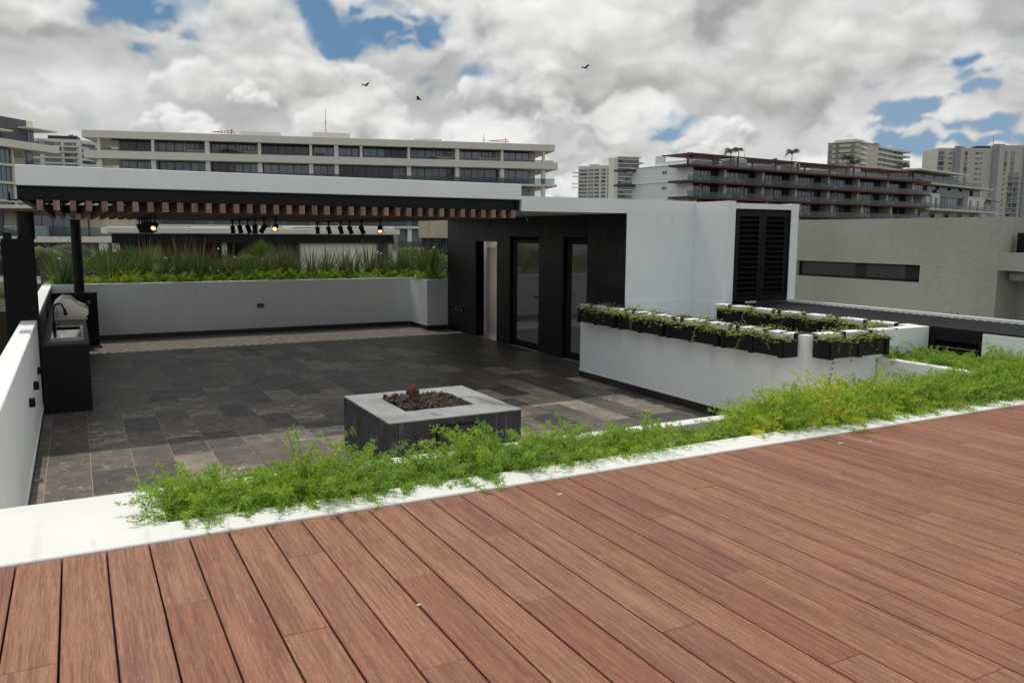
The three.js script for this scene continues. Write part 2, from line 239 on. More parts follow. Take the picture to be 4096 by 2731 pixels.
// collects small faces (leaves, needles) with a colour each
class Leaves {
  constructor() { this.p = []; this.c = []; }
  tri(a, b, c, k) { this.p.push(...a, ...b, ...c); for (let i = 0; i < 3; i++) this.c.push(...k); }
  quad(a, b, c, d, k) { this.tri(a, b, c, k); this.tri(a, c, d, k); }
  geo() { const g = new THREE.BufferGeometry(); g.setAttribute('position', new THREE.Float32BufferAttribute(this.p, 3)); g.setAttribute('color', new THREE.Float32BufferAttribute(this.c, 3)); g.computeVertexNormals(); return g; }
}
const V = (x, y, z) => new THREE.Vector3(x, y, z), arr = (v) => [v.x, v.y, v.z];
function settle(g) { g.updateMatrixWorld(true); const b = new THREE.Box3().setFromObject(g), c = V((b.min.x + b.max.x) / 2, b.min.y, (b.min.z + b.max.z) / 2); for (const k of g.children) k.position.sub(c); g.position.copy(c); return g; }
const GY = -7.6;                                        // street level; the terrace floor is y = 0

// ------------------------------------------------------------ ground far below
struct('ground', new THREE.CircleGeometry(2600, 64).rotateX(-Math.PI / 2).translate(200, GY, -300), mat(0.10, 0.105, 0.075, { roughness: 1, map: tex(256, 256, 60, 60, (u, v) => grey(0.4 + fb(u, v, 8, 8, 4, 397)), true) }));

// ------------------------------------------------------------ terrace floor: one stone per piece
{
  const floor = struct('terrace_floor', bx(-0.47, 8.1, -0.35, -0.0025, -19.66, -4.94), M.grout), r = rng(5), all = [], geos = new Map();
  const W = 0.388, L = 0.775, drains = [[3.81, -15.03], [3.81, -12.07]];
  for (let i = -1; i < 22; i++) {
    let x0 = -0.363 + i * W, x1 = x0 + W; if (i === -1) x0 = -0.457; x1 = Math.min(x1, 8.1);
    let z = -19.64 + L * (0.18 + 0.64 * ((i * 0.37 + 10) % 1)) - L;
    while (z < -7.2) {
      const cut = r() < 0.09 ? 0.33 + r() * 0.3 : 1; let a = Math.max(z, -19.64), b = z + L * cut; z = b;
      if (b - a < 0.02 || x1 - x0 < 0.02) continue;
      if (x1 > 7.30 && b > -11.2) { b = Math.min(b, a > -11.2 ? 99 : -11.2); if (a > -11.2 && x0 > 7.29) continue; }
      const xe = a > -11.2 ? Math.min(x1, 7.30) : x1; if (xe - x0 < 0.03) continue;
      all.push([x0, xe, a, b]);
    }
  }
  all.sort((p, q) => Math.hypot(p[0], p[3]) - Math.hypot(q[0], q[3]));
  const rest = [];
  all.forEach(([x0, x1, a, b], n) => {
    const q = r(), mi = q < 0.06 ? 6 : q < 0.15 ? 5 : q < 0.27 ? 2 : q < 0.37 ? 7 : q < 0.49 ? 4 : q < 0.60 ? 3 : q < 0.82 ? 0 : 1;
    const g = bx(-(x1 - x0) / 2 + 0.0024, (x1 - x0) / 2 - 0.0024, -0.012, r() * 0.0007, -(b - a) / 2 + 0.0018, (b - a) / 2 - 0.0018, Math.round(r() * 8) / 8 * 0.388, Math.round(r() * 8) / 8 * 0.775);
    if (n < 300) { const o = obj('tile', g, M.tile[mi], floor); o.position.set((x0 + x1) / 2, 0, (a + b) / 2); } else rest.push(g.translate((x0 + x1) / 2, 0, (a + b) / 2));
  });
  if (rest.length) obj('far_tiles', rest, M.tile[0], floor, 'stuff');
  // two slotted floor drains
  for (const [x, z] of drains) {
    const d = thing('floor_drain', z < -14 ? 'small slotted metal floor drain, the farther of two in the shaded stone floor' : 'small slotted metal floor drain behind the fire pit in the shaded stone floor', 'drain', [x, 0, z]);
    obj('frame', [bx(-0.13, 0.13, 0.0012, 0.005, -0.13, -0.10), bx(-0.13, 0.13, 0.0012, 0.005, 0.10, 0.13), bx(-0.13, -0.10, 0.0012, 0.005, -0.10, 0.10), bx(0.10, 0.13, 0.0012, 0.005, -0.10, 0.10)], M.greyBox, d);
    for (let k = 0; k < 6; k++) obj('slat', bx(-0.095 + k * 0.034, -0.073 + k * 0.034, 0.0012, 0.004, -0.10, 0.10), M.greyBox, d);
  }
}
function skirt(parent, x0, x1, y1, z0, z1, len = 0.775) {   // row of skirting stones along the longer side
  const alongX = x1 - x0 > z1 - z0, n = Math.ceil((alongX ? x1 - x0 : z1 - z0) / len), r = rng(Math.round(x0 * 100 + z0 * 10 + 999));
  for (let i = 0; i < n; i++) {
    const a = i * len + 0.001, b = Math.min((i + 1) * len, alongX ? x1 - x0 : z1 - z0) - 0.001, k = M.skirting[Math.floor(r() * 3)]; if (b - a < 0.03) continue;
    obj('skirting_stone', alongX ? bx(x0 + a, x0 + b, 0.002, y1, z0, z1, r() * 3, r()) : bx(x0, x1, 0.002, y1, z0 + a, z0 + b, r() * 3, r()), k, parent);
  }
}

// ------------------------------------------------------------ left parapet wall
{
  const w = thing('parapet_wall', 'long white plastered parapet wall on the left side of the terrace', 'wall');
  obj('wall', cbx(-0.65, -0.47, -0.4, 1.222, -19.64, -4.94, 0.008), M.white, w);
  skirt(w, -0.47, -0.458, 0.085, -11.88, -4.95);
  obj('paint_lip', bx(-0.47, -0.462, 0.0855, 0.125, -11.88, -4.95), M.white, w);
  settle(w);
  for (const [z, l] of [[-11.10, 'small black wall light nearest the kitchen counter on the left parapet'], [-10.02, 'small black wall light, middle of three on the left parapet'], [-9.03, 'small black wall light farthest from the kitchen counter on the left parapet']]) {
    const t = thing('wall_light', l, 'wall light', [-0.47, 0.655, z], 0, 'wall lights on the left parapet');
    obj('housing', cbx(0, 0.05, 0, 0.075, -0.055, 0.055, 0.004), M.blackMatt, t);
    obj('lens', bx(0.012, 0.045, -0.003, 0.001, -0.045, 0.045), M.greyBox, t);
  }
}
// ------------------------------------------------------------ back planter wall with its stepped corner
{
  const w = thing('back_planter', 'low white plastered planter wall across the back of the terrace with stepped corner', 'planter');
  obj('front_wall', cbx(-0.64, 7.55, -0.4, 1.23, -19.78, -19.65, 0.006), M.white, w);
  obj('corner_side_wall', bx(7.55, 7.67, -0.4, 1.229, -19.649, -18.442), M.white, w);
  obj('corner_front_wall', bx(7.671, 8.098, -0.4, 1.231, -18.56, -18.441), M.white, w);
  obj('rear_wall', bx(-0.64, 8.4, GY, 1.20, -20.95, -20.82), M.white, w);
  obj('soil', [bx(-0.63, 8.39, -0.4, 1.17, -20.815, -19.785), bx(7.675, 8.09, -0.4, 1.17, -19.78, -18.565)], M.soil, w);
  skirt(w, 0.36, 7.53, 0.11, -19.65, -19.638);
  skirt(w, 7.536, 7.549, 0.11, -19.63, -18.45, 0.6); skirt(w, 7.54, 8.09, 0.11, -18.44, -18.428, 0.55);
  settle(w);
  const t = thing('wall_light', 'small black square wall light on the white back planter wall', 'wall light', [3.8, 0.60, -19.65]);
  obj('housing', cbx(-0.07, 0.07, 0, 0.085, 0, 0.045, 0.004), M.blackMatt, t); obj('lens', bx(-0.05, 0.05, 0.018, 0.066, 0.045, 0.047), M.greyBox, t);
}
// ------------------------------------------------------------ outdoor kitchen on the left
{
  const k = thing('kitchen_counter', 'black stone outdoor kitchen counter along the left parapet', 'counter');
  const stone = phys(0.006, 0.0065, 0.0075, { map: slateMap, roughness: 0.5, specularIntensity: 0.5 }), top = phys(0.022, 0.024, 0.026, { map: slateMap, roughness: 0.5, specularIntensity: 0.7 });
  obj('end_panel', bx(-0.452, 0.098, 0.001, 0.872, -11.93, -11.888), stone, k);
  obj('cabinet', bx(-0.452, 0.075, 0.06, 0.872, -18.88, -11.932), M.blackMatt, k);
  obj('plinth', bx(-0.452, 0.045, 0.001, 0.0595, -18.88, -11.932), M.dark, k);
  for (let i = 0; i < 7; i++) { const d = obj('cabinet_door', bx(0.076, 0.094, 0.07, 0.865, -18.86 + i * 0.99, -17.89 + i * 0.99), M.blackMatt, k); obj('handle', bx(0.0945, 0.112, 0.80, 0.82, -18.4 + i * 0.99, -18.2 + i * 0.99), M.black, d); }
  obj('countertop', [bx(-0.452, 0.105, 0.873, 0.90, -12.30, -11.884), bx(-0.452, -0.335, 0.873, 0.90, -14.02, -12.301), bx(0.035, 0.105, 0.873, 0.90, -14.02, -12.301), bx(-0.452, 0.105, 0.873, 0.90, -18.88, -14.021)], top, k);
  obj('backsplash', bx(-0.4695, -0.4525, 0.10, 1.215, -18.88, -12.40), stone, k);
  obj('tall_end_panel', bx(-0.46, 0.362, 0.001, 1.10, -19.02, -18.885), stone, k);
  settle(k);
  const s = thing('sink', 'steel drop in sink with lid in the black kitchen counter', 'sink', [-0.15, 0.84, -13.16]);
  obj('rim', [bx(-0.195, 0.195, 0.0605, 0.075, 0.82, 0.93), bx(-0.195, 0.195, 0.0605, 0.075, -0.90, -0.85), bx(-0.195, -0.165, 0.0605, 0.075, -0.85, 0.82), bx(0.165, 0.195, 0.0605, 0.075, -0.85, 0.82)], M.steel, s);
  obj('front_step', cbx(-0.19, 0.19, 0.0755, 0.10, 0.84, 0.90, 0.006), M.steel, s);
  obj('basin', [bx(-0.164, -0.15, -0.1, 0.06, -0.84, 0.81), bx(0.15, 0.164, -0.1, 0.06, -0.84, 0.81), bx(-0.15, 0.15, -0.112, -0.1, -0.84, 0.81), bx(-0.15, 0.15, -0.1, 0.06, -0.849, -0.84)], M.black, s);
  obj('lid', bx(-0.16, 0.16, 0.076, 0.082, -0.25, 0.80), M.chrome, s);
  const f = thing('faucet', 'black gooseneck kitchen faucet beside the sink', 'faucet', [-0.317, 0.9, -13.33]);
  obj('base', cyl(0.022, 0.026, 0.14, 0, 0.07, 0), M.black, f);
  obj('neck', tube([[0, 0.13, 0], [-0.003, 0.27, 0], [0.012, 0.37, 0], [0.06, 0.415, 0], [0.11, 0.40, 0], [0.135, 0.34, 0]], 0.0125, 10, 40), M.black, f);
  obj('spray_head', cyl(0.016, 0.026, 0.10, 0, 0, 0).rotateZ(0.22).translate(0.149, 0.295, 0), M.black, f);
  obj('support_arm', tube([[0.0, 0.265, 0], [0.05, 0.29, 0], [0.10, 0.285, 0], [0.128, 0.25, 0]], 0.005, 6, 20), M.black, f);
  obj('lever', tube([[0.02, 0.10, 0], [0.06, 0.115, 0.01], [0.075, 0.15, 0.02]], 0.006, 6, 12), M.black, f);
  // built in gas grill, seen from its side; hood closed
  const g = thing('gas_grill', 'stainless steel built in gas grill with closed hood on the kitchen counter', 'grill', [-0.12, 0.9, -15.62]);
  const pr = [[0.215, 0.02], [0.262, 0.075], [0.265, 0.15], [0.235, 0.185], [0.11, 0.25], [0.02, 0.345], [-0.11, 0.36], [-0.215, 0.275], [-0.25, 0.19], [-0.25, 0.02]].map((p) => new THREE.Vector2(...p));
  obj('hood', uvm(new THREE.ExtrudeGeometry(new THREE.Shape(pr), { depth: 0.72, bevelEnabled: true, bevelSize: 0.008, bevelThickness: 0.008, bevelSegments: 2, steps: 1 }).translate(0, 0, -0.36)), M.steel, g);
  obj('side_panel', uvm(new THREE.ExtrudeGeometry(new THREE.Shape([[0.06, 0.21], [0.2, 0.13], [0.19, 0.06], [0.0, 0.04], [-0.15, 0.06], [-0.17, 0.17], [-0.08, 0.25]].map((p) => new THREE.Vector2(...p))), { depth: 0.006, bevelEnabled: false }).translate(0, 0, 0.369)), M.brushed, g);
  obj('base_tray', bx(-0.26, 0.25, 0.001, 0.019, -0.39, 0.39), M.brushed, g);
  obj('handle', tube([[0.245, 0.215, -0.30], [0.275, 0.235, -0.28], [0.275, 0.235, 0.28], [0.245, 0.215, 0.30]], 0.013, 8, 30), M.black, g);
  obj('control_panel', bx(0.226, 0.272, 0.0195, 0.07, -0.35, 0.35), M.black, g);
  for (let i = 0; i < 4; i++) obj('knob', cyl(0.022, 0.022, 0.03, 0, 0, 0, 14).rotateZ(Math.PI / 2).translate(0.288, 0.045, -0.26 + i * 0.17), M.black, g);
}
// ------------------------------------------------------------ black screen wall and steel columns
{
  const p = thing('black_screen_wall', 'tall black rendered block at the end of the left parapet under the pergola', 'wall');
  obj('block', cbx(-0.80, -0.456, -0.4, 2.235, -12.36, -11.90, 0.006), M.blackMatt, p); obj('cap', bx(-0.805, -0.45, 2.2355, 2.25, -12.365, -11.895), M.black, p); settle(p);
  const l = thing('wall_box', 'small black metal box on the black screen wall beside the thick column', 'box', [-0.735, 2.25, -12.05]);
  obj('case', cbx(-0.045, 0.045, 0, 0.065, -0.07, 0.07, 0.006), M.black, l); obj('lid', bx(-0.05, 0.05, 0.0655, 0.074, -0.075, 0.075), M.blackMatt, l);
  for (const [x, z, y0, lab] of [[-0.53, -12.13, 2.2505, 'round black steel pergola column standing on the black screen wall'], [0.045, -19.32, 0.001, 'round black steel pergola column behind the kitchen counter']]) {
    const c = thing('steel_column', lab, 'column', [x, y0, z]);
    obj('shaft', cyl(0.098, 0.098, 2.585 - y0, 0, (2.585 - y0) / 2, 0, 32), M.black, c); obj('cap_plate', bx(-0.13, 0.13, 2.5855 - y0, 2.5915 - y0, -0.13, 0.13), M.black, c);
    obj('base_plate', cyl(0.112, 0.112, 0.012, 0, 0.006, 0, 32), M.black, c);
  }
}
// ------------------------------------------------------------ pergola: white fascia, black steel, timber rafters, corrugated cover
{
  const p = thing('pergola', 'wide black steel pergola with white fascia and brown timber rafters over the terrace', 'pergola');
  obj('fascia', [cbx(-0.552, 6.118, 2.872, 3.108, -11.20, -11.10, 0.006), bx(-0.55, -0.452, 2.872, 3.107, -18.80, -11.2005), bx(-0.55, 6.116, 2.95, 3.106, -18.90, -18.802)], M.white, p);
  obj('front_beam', [bx(-0.55, 6.03, 2.712, 2.722, -11.26, -11.115), bx(-0.55, 6.03, 2.722, 2.862, -11.165, -11.15), bx(-0.56, 6.10, 2.862, 2.871, -11.26, -11.108)], M.black, p);
  obj('beam_end_plate', [bx(6.03, 6.042, 2.712, 2.862, -11.26, -11.112), bx(6.05, 6.116, 2.702, 2.8615, -11.30, -11.16)], M.black, p);
  obj('side_beam', bx(-0.545, -0.46, 2.712, 2.862, -18.80, -11.262), M.black, p);
  obj('rear_beam', bx(-0.459, 6.10, 2.712, 2.876, -18.79, -18.66), M.black, p);
  obj('bracket_plate', [bx(-0.66, -0.552, 2.705, 2.713, -11.5, -11.12), bx(-0.64, -0.632, 2.715, 2.80, -11.4, -11.2)], M.black, p);
  const pts = []; const g = new THREE.PlaneGeometry(6.63, 7.55, 330, 1).rotateX(-Math.PI / 2);
  const q = g.attributes.position; for (let i = 0; i < q.count; i++) q.setY(i, 0.022 * Math.sin(q.getX(i) * 2 * Math.PI / 0.24)); g.computeVertexNormals();
  obj('corrugated_sheet', g.translate(2.80, 2.90, -14.985), M.blackRoof, p);
  for (let i = 0; i < 38; i++) obj('rafter', cbx(-0.361 + i * 0.17055, -0.293 + i * 0.17055, 2.592, 2.7095, -18.85, -11.104 - (i % 3) * 0.002, 0.003, i * 0.37, i * 0.71), M.rafter[(i * 7 + (i >> 2)) % 3], p);
  settle(p);
}
// ------------------------------------------------------------ track spotlights under the rafters, three rows of six
{
  const warm = new THREE.Color().setRGB(1, 0.62, 0.28), glow = new THREE.MeshStandardMaterial({ color: 0x000000, emissive: warm, emissiveIntensity: 1.9, roughness: 0.4 });
  const copper = mat(0.45, 0.16, 0.07, { metalness: 0.9, roughness: 0.3 });
  const rows = [[1.0, [-12.29, -12.96, -13.55, -14.08, -14.66, -15.29], 'left'], [2.7, [-12.6, -13.43, -14.18, -14.81, -15.61, -16.36], 'middle'], [4.5, [-13.02, -14.03, -14.72, -15.32, -16.14, -16.97], 'right']];
  const ord = ['nearest', 'second', 'third', 'fourth', 'fifth', 'farthest'], r = rng(77);
  const tilts = { left: [1.15, -0.42, -0.42, -0.4, -0.42, -0.4], middle: [1.2, 0.62, -0.04, -0.40, -0.24, -0.06], right: [0.95, -0.5, -0.42, -0.34, -0.32, -0.03] };
  for (const [x, zs, row] of rows) {
    const tr = thing('light_track', `thin black light track in the ${row} row under the rafters`, 'track', [x, 2.578, (zs[0] + zs[5]) / 2]);
    obj('rail', bx(-0.012, 0.012, 0, 0.0135, -(zs[0] - zs[5]) / 2 - 0.12, (zs[0] - zs[5]) / 2 + 0.12), M.black, tr);
    zs.forEach((z, i) => {
      const lit = i === 0, s = thing('spotlight', lit ? `lit black spotlight facing the deck, front end of the ${row} row under the rafters` : `unlit black spotlight, ${ord[i]} from the front in the ${row} row under the rafters`, 'spotlight', [x, 2.30, z], 0, 'track spotlights under the pergola');
      obj('mount', bx(-0.018, 0.018, 0.24, 0.2775, -0.045, 0.045), M.black, s);
      obj('stem', cyl(0.011, 0.014, 0.10, 0, 0.195, 0, 10), M.black, s);
      obj('cable', tube([[0.012, 0.235, 0.01], [0.055, 0.205, 0.015], [0.045, 0.165, 0.01], [0.02, 0.15, 0]], 0.003, 5, 14), M.black, s);
      const h = new THREE.Group(); h.name = 'lamp_head'; h.position.set(0, 0.135, 0); s.add(h);
      obj('yoke', [bx(-0.046, -0.041, -0.02, 0.03, -0.01, 0.01), bx(0.041, 0.046, -0.02, 0.03, -0.01, 0.01), bx(-0.046, 0.046, 0.03, 0.036, -0.01, 0.01)], M.black, h);
      const body = [new THREE.LatheGeometry([[0.001, 0.045], [0.026, 0.045], [0.037, 0.03], [0.04, -0.085], [0.044, -0.092], [0.0435, -0.105], [0.036, -0.105], [0.035, -0.08], [0.001, -0.08]].map((p) => new THREE.Vector2(...p)), 24)];
      const b = obj('lamp_body', body, M.black, h);
      if (lit) {
        b.rotation.set(-tilts[row][i], 0.0, 0); const wv = 0.35; h.rotation.y = -wv;
        const ring = obj('reflector', new THREE.LatheGeometry([[0.0345, -0.104], [0.033, -0.092], [0.030, -0.082]].map((p) => new THREE.Vector2(...p)), 24), copper, h); ring.rotation.copy(b.rotation);
        const l = obj('bulb_lens', cyl(0.031, 0.031, 0.004, 0, -0.084, 0, 24), glow, h); l.rotation.copy(b.rotation);
        const dir = V(0, -1, 0).applyEuler(b.rotation).applyAxisAngle(V(0, 1, 0), -wv);
        const sp = new THREE.SpotLight(warm, 0.9, 0, 0.5, 0.8); sp.position.set(x, 2.435, z).addScaledVector(dir, 0.112); sp.target.position.copy(sp.position).addScaledVector(dir, 3); sp.castShadow = true; scene.add(sp, sp.target);
      } else b.rotation.set((r() - 0.5) * 0.25, 0, -tilts[row][i] * 0.9);
    });
  }
  for (const [x, y0, z, len, l, c] of [[4.56, 2.59, -13.0, 0.30, 'thin white loose wire hanging from the rafters beside the right lit spotlight', 1], [5.77, 2.59, -14.0, 0.22, 'thin dark loose wire hanging from the rafters in front of the beige wall', 0], [6.04, 2.59, -12.0, 0.13, 'short loose wire hanging from the last rafters over the stone wall', 0], [6.44, 2.70, -11.5, 0.15, 'short white loose wire hanging from the white roof slab', 1]]) {
    const w = obj('hanging_wire', tube([[0, len, 0], [0.012, len * 0.7, 0.01], [-0.008, len * 0.4, -0.008], [0.018, 0, 0.01]], 0.0035, 6, 24), c ? mat(0.5, 0.5, 0.46) : M.dark); w.position.set(x, y0 - len, z); tag(w, l, 'wire');
  }
}
// ------------------------------------------------------------ lift house: dark stone wall, doors, white roof slab and white end wall
{
  const h = thing('lift_house', 'flat roofed lift house with dark stone cladding and white plastered end wall', 'building');
  obj('roof_slab', cbx(6.122, 9.60, 2.7015, 2.93, -18.85, -11.098, 0.004), M.white, h);
  const opens = [[-16.84, -15.79, 2.19], [-15.19, -13.96, 2.30], [-13.05, -12.24, 2.30]];
  const core = []; let zc = -18.44; for (const [a, b, t] of opens) { core.push(bx(8.125, 8.35, 0, 2.70, zc, a)); core.push(bx(8.125, 8.35, t, 2.70, a, b)); zc = b; } core.push(bx(8.125, 8.35, 0, 2.70, zc, -11.26));
  obj('stone_wall_core', core, M.dark, h);
  // cladding stones in courses, cut round the openings
  const rows = [0.001, 0.225, 0.63, 1.03, 1.44, 1.84, 2.25, 2.70], r = rng(31);
  for (let j = 0; j < 7; j++) {
    let z = -18.44 - (j % 2 ? 0.33 : 0.02) - r() * 0.2;
    while (z < -11.11) {
      const L = z + 0.64 > -11.26 ? 9 : 0.64, cells = [[Math.max(z, -18.438), Math.min(z + L, -11.102), rows[j], rows[j + 1]]]; z += L;
      for (const [a, b, t] of opens) for (let n = cells.length - 1; n >= 0; n--) {
        const [p, q, y0, y1] = cells[n]; if (q <= a || p >= b || y0 >= t) continue; cells.splice(n, 1);
        if (p < a) cells.push([p, a, y0, y1]); if (q > b) cells.push([b, q, y0, y1]); if (y1 > t) cells.push([Math.max(p, a), Math.min(q, b), t, y1]);
      }
      for (const [p, q, y0, y1] of cells) if (q - p > 0.02 && y1 - y0 > 0.02) obj('cladding_stone', bx(8.10 + r() * 0.0018, 8.124, y0 + 0.0012, y1 - 0.0012, p + 0.0012, q - 0.0012, r() * 4, r() * 4), M.cladding[Math.floor(r() * 4)], h);
    }
  }
  obj('end_wall', bx(8.126, 9.72, 1.232, 2.701, -11.25, -11.10), M.white, h);
  obj('end_wall_base', bx(8.126, 9.72, -0.4, 1.2315, -11.25, -11.085), M.white, h);
  obj('rear_wall', bx(8.36, 9.57, -0.4, 2.70, -18.85, -18.70), M.white, h);
  obj('side_wall', bx(9.42, 9.571, -0.4, 2.70, -18.69, -11.26), M.white, h);
  // lift door
  const lift = obj('lift_door', bx(8.30, 8.32, 0.005, 2.05, -16.36, -15.80), M.brushed, h);
  obj('door_leaf', bx(8.285, 8.299, 0.006, 2.03, -16.19, -15.802), M.brushed, lift);
  obj('door_jamb', [bx(8.14, 8.30, 0.005, 2.185, -16.50, -16.362), bx(8.20, 8.284, 2.05, 2.186, -16.36, -15.802)], M.brushed, lift);
  obj('threshold', bx(8.11, 8.284, 0.001, 0.012, -16.36, -15.80), M.steel, lift);
  obj('reveal', [bx(8.126, 8.345, 0.002, 2.185, -16.835, -16.80), bx(8.31, 8.345, 0.002, 2.185, -16.80, -16.51)], M.dark, lift);
  for (const [a, b, hd] of [[-15.19, -13.96, 1], [-13.05, -12.24, 0]]) {
    const d = obj('glass_door', [bx(8.17, 8.24, 0.003, 2.297, a + 0.002, a + 0.05), bx(8.15, 8.24, 2.235, 2.297, a + 0.05, b - 0.002), bx(8.17, 8.24, 0.003, 2.235, b - 0.035, b - 0.002)], M.blackMatt, h);
    obj('leaf_frame', [bx(8.155, 8.20, 0.01, 2.225, a + 0.06, a + 0.20), bx(8.155, 8.20, 2.165, 2.225, a + 0.20, b - 0.04), bx(8.155, 8.20, 0.01, 0.15, a + 0.20, b - 0.04)], M.black, d);
    obj('pane', bx(8.168, 8.178, 0.15, 2.165, a + 0.20, b - 0.04), M.doorGlass, d);
    for (const y of [0.35, 1.15, 1.95]) obj('hinge', cyl(0.012, 0.012, 0.22, 8.15, y, a + 0.06, 10), M.black, d);
    if (hd) obj('handle', tube([[8.168, 1.09, b - 0.06], [8.12, 1.09, b - 0.065], [8.11, 1.10, b - 0.1], [8.11, 1.10, b - 0.2]], 0.011, 8, 20), M.black, d);
    else obj('strike_plate', bx(8.16, 8.1675, 1.0, 1.2, b - 0.037, b - 0.036), M.steel, d);
  }
  settle(h);
  for (let i = 0; i < 3; i++) {
    const s = thing('wall_socket', ['left', 'middle', 'right'][i] + ' of three small black sockets on the dark stone wall left of the lift', 'socket', [8.1, 0.49, -17.91 + i * 0.17], 0, 'sockets on the dark stone wall');
    obj('plate', cbx(-0.022, 0, 0, 0.10, -0.06, 0.06, 0.004), M.blackMatt, s); obj('cover', bx(-0.028, -0.0225, 0.02, 0.08, -0.04, 0.04), M.greyBox, s);
  }
}
// ------------------------------------------------------------ white plant closet with louvred doors
{
  const c = thing('louvre_closet', 'white plastered rooftop closet framing tall black louvred double doors', 'closet');
  obj('side_wall', bx(9.574, 9.734, -0.4, 2.915, -11.0975, -10.2645), M.white, c);
  obj('side_wall_base', bx(9.560, 9.5735, -0.4, 1.23, -11.084, -10.27), M.white, c);
  obj('right_pier', bx(11.022, 11.20, -0.4, 2.896, -11.0, -10.2645), M.white, c);
  obj('lintel', bx(9.735, 11.0215, 2.792, 2.883, -10.44, -10.266), M.white, c);
  obj('roof', bx(9.735, 11.0215, 2.80, 2.868, -11.4, -10.441), M.white, c);
  obj('rear_wall', bx(9.735, 11.0215, -0.4, 2.799, -11.4, -11.28), M.dark, c);
  obj('door_frame', [bx(9.737, 9.775, 1.225, 2.79, -10.34, -10.275), bx(10.985, 11.02, 1.225, 2.79, -10.34, -10.275), bx(9.775, 10.985, 2.752, 2.79, -10.34, -10.275)], M.blackMatt, c);
  for (const [a, b] of [[9.778, 10.379], [10.384, 10.983]]) {
    const d = obj('louvre_door', [bx(a, a + 0.075, 1.235, 2.75, -10.325, -10.285), bx(b - 0.085, b, 1.235, 2.75, -10.325, -10.285), bx(a + 0.075, b - 0.085, 1.235, 1.335, -10.325, -10.285), bx(a + 0.075, b - 0.085, 2.67, 2.75, -10.325, -10.285)], M.black, c);
    for (let i = 0; i < 15; i++) { const l = obj('louvre', bx(-(b - a - 0.16) / 2, (b - a - 0.16) / 2, -0.004, 0.004, -0.05, 0.05), M.black, d); l.position.set((a + 0.075 + b - 0.085) / 2, 1.385 + i * 0.0885, -10.313); l.rotation.x = 0.62; }
  }
  obj('backing', bx(9.776, 10.984, 1.226, 2.75, -10.41, -10.395), M.dark, c);
  obj('handle', tube([[10.36, 1.77, -10.285], [10.36, 1.77, -10.25], [10.38, 1.77, -10.24], [10.50, 1.765, -10.24]], 0.011, 8, 20), M.black, c);
  for (const y of [1.38, 2.55]) obj('hinge', bx(10.965, 10.995, y, y + 0.12, -10.2745, -10.255), M.black, c);
  settle(c);
}
// ------------------------------------------------------------ low white walls round the stair void
{
  const w = thing('low_wall', 'low white plastered wall with dark stone skirting carrying the row of black planter boxes', 'wall');
  obj('long_wall', cbx(7.30, 7.468, -0.4, 1.216, -11.19, -6.675, 0.005), M.white, w);
  obj('short_wall', bx(7.30, 9.52, -0.4, 1.2165, -6.6745, -6.505), M.white, w);
  skirt(w, 7.288, 7.30, 0.11, -11.19, -6.51); obj('paint_lip', [bx(7.291, 7.30, 0.1105, 0.128, -11.19, -6.51), bx(7.291, 7.47, 0.1105, 0.128, -11.20, -11.191)], M.white, w);
  skirt(w, 7.30, 9.5, 0.11, -6.505, -6.493);
  settle(w);
  const v = thing('stair_wall', 'white stair wall in front of the black corrugated roof, lined with planter boxes', 'wall');
  obj('wall', cbx(9.34, 9.52, -0.4, 1.2235, -10.26, -6.6755, 0.005), M.white, v); settle(v);
  struct('stair_void_floor', bx(7.47, 9.34, -0.5, -0.42, -11.08, -6.68), M.greyPlaster);
  // black corrugated roof and its white edge
  const b = thing('corrugated_roof', 'low black corrugated metal roof with a white edge beside the louvred closet', 'roof');
  const g = new THREE.PlaneGeometry(1.47, 7.2, 1, 600).rotateX(-Math.PI / 2), q = g.attributes.position;
  for (let i = 0; i < q.count; i++) q.setY(i, 0.007 * Math.sin(q.getZ(i) * 2 * Math.PI / 0.12)); g.computeVertexNormals();
  obj('corrugated_sheet', g.translate(10.26, 1.200, -6.66), M.blackRoof, b);
  obj('white_edge', bx(11.0, 11.07, 0.9, 1.243, -10.262, -3.1), M.white, b); obj('edge_trim', bx(9.522, 9.56, 1.165, 1.225, -6.50, -3.1), M.black, b);
  obj('side_wall', bx(10.98, 10.999, -0.4, 1.17, -10.262, -3.1), M.dark, b); settle(b);
  const p = thing('louvre_vent', 'black louvred vent panel below the corrugated roof behind the ferns', 'vent');
  obj('frame', [bx(9.53, 9.575, 0.5, 1.163, -6.50, -6.42), bx(9.53, 9.575, 0.5, 1.163, -5.86, -5.815), bx(9.53, 9.575, 1.06, 1.163, -6.42, -5.86)], M.black, p);
  for (let i = 0; i < 5; i++) { const l = obj('louvre', bx(-0.045, 0.045, -0.004, 0.004, -0.279, 0.279), M.black, p); l.position.set(9.56, 1.0 - i * 0.09, -6.14); l.rotation.z = 0.6; }
  obj('backing', bx(9.62, 9.64, 0.5, 1.163, -6.50, -5.815), M.dark, p); settle(p);
  const e = thing('planter_back_wall', 'short white wall behind the ferns at the right end of the planter', 'wall');
  obj('wall', cbx(9.521, 9.69, -0.4, 1.205, -5.81, -3.1, 0.005), M.white, e); settle(e);
}
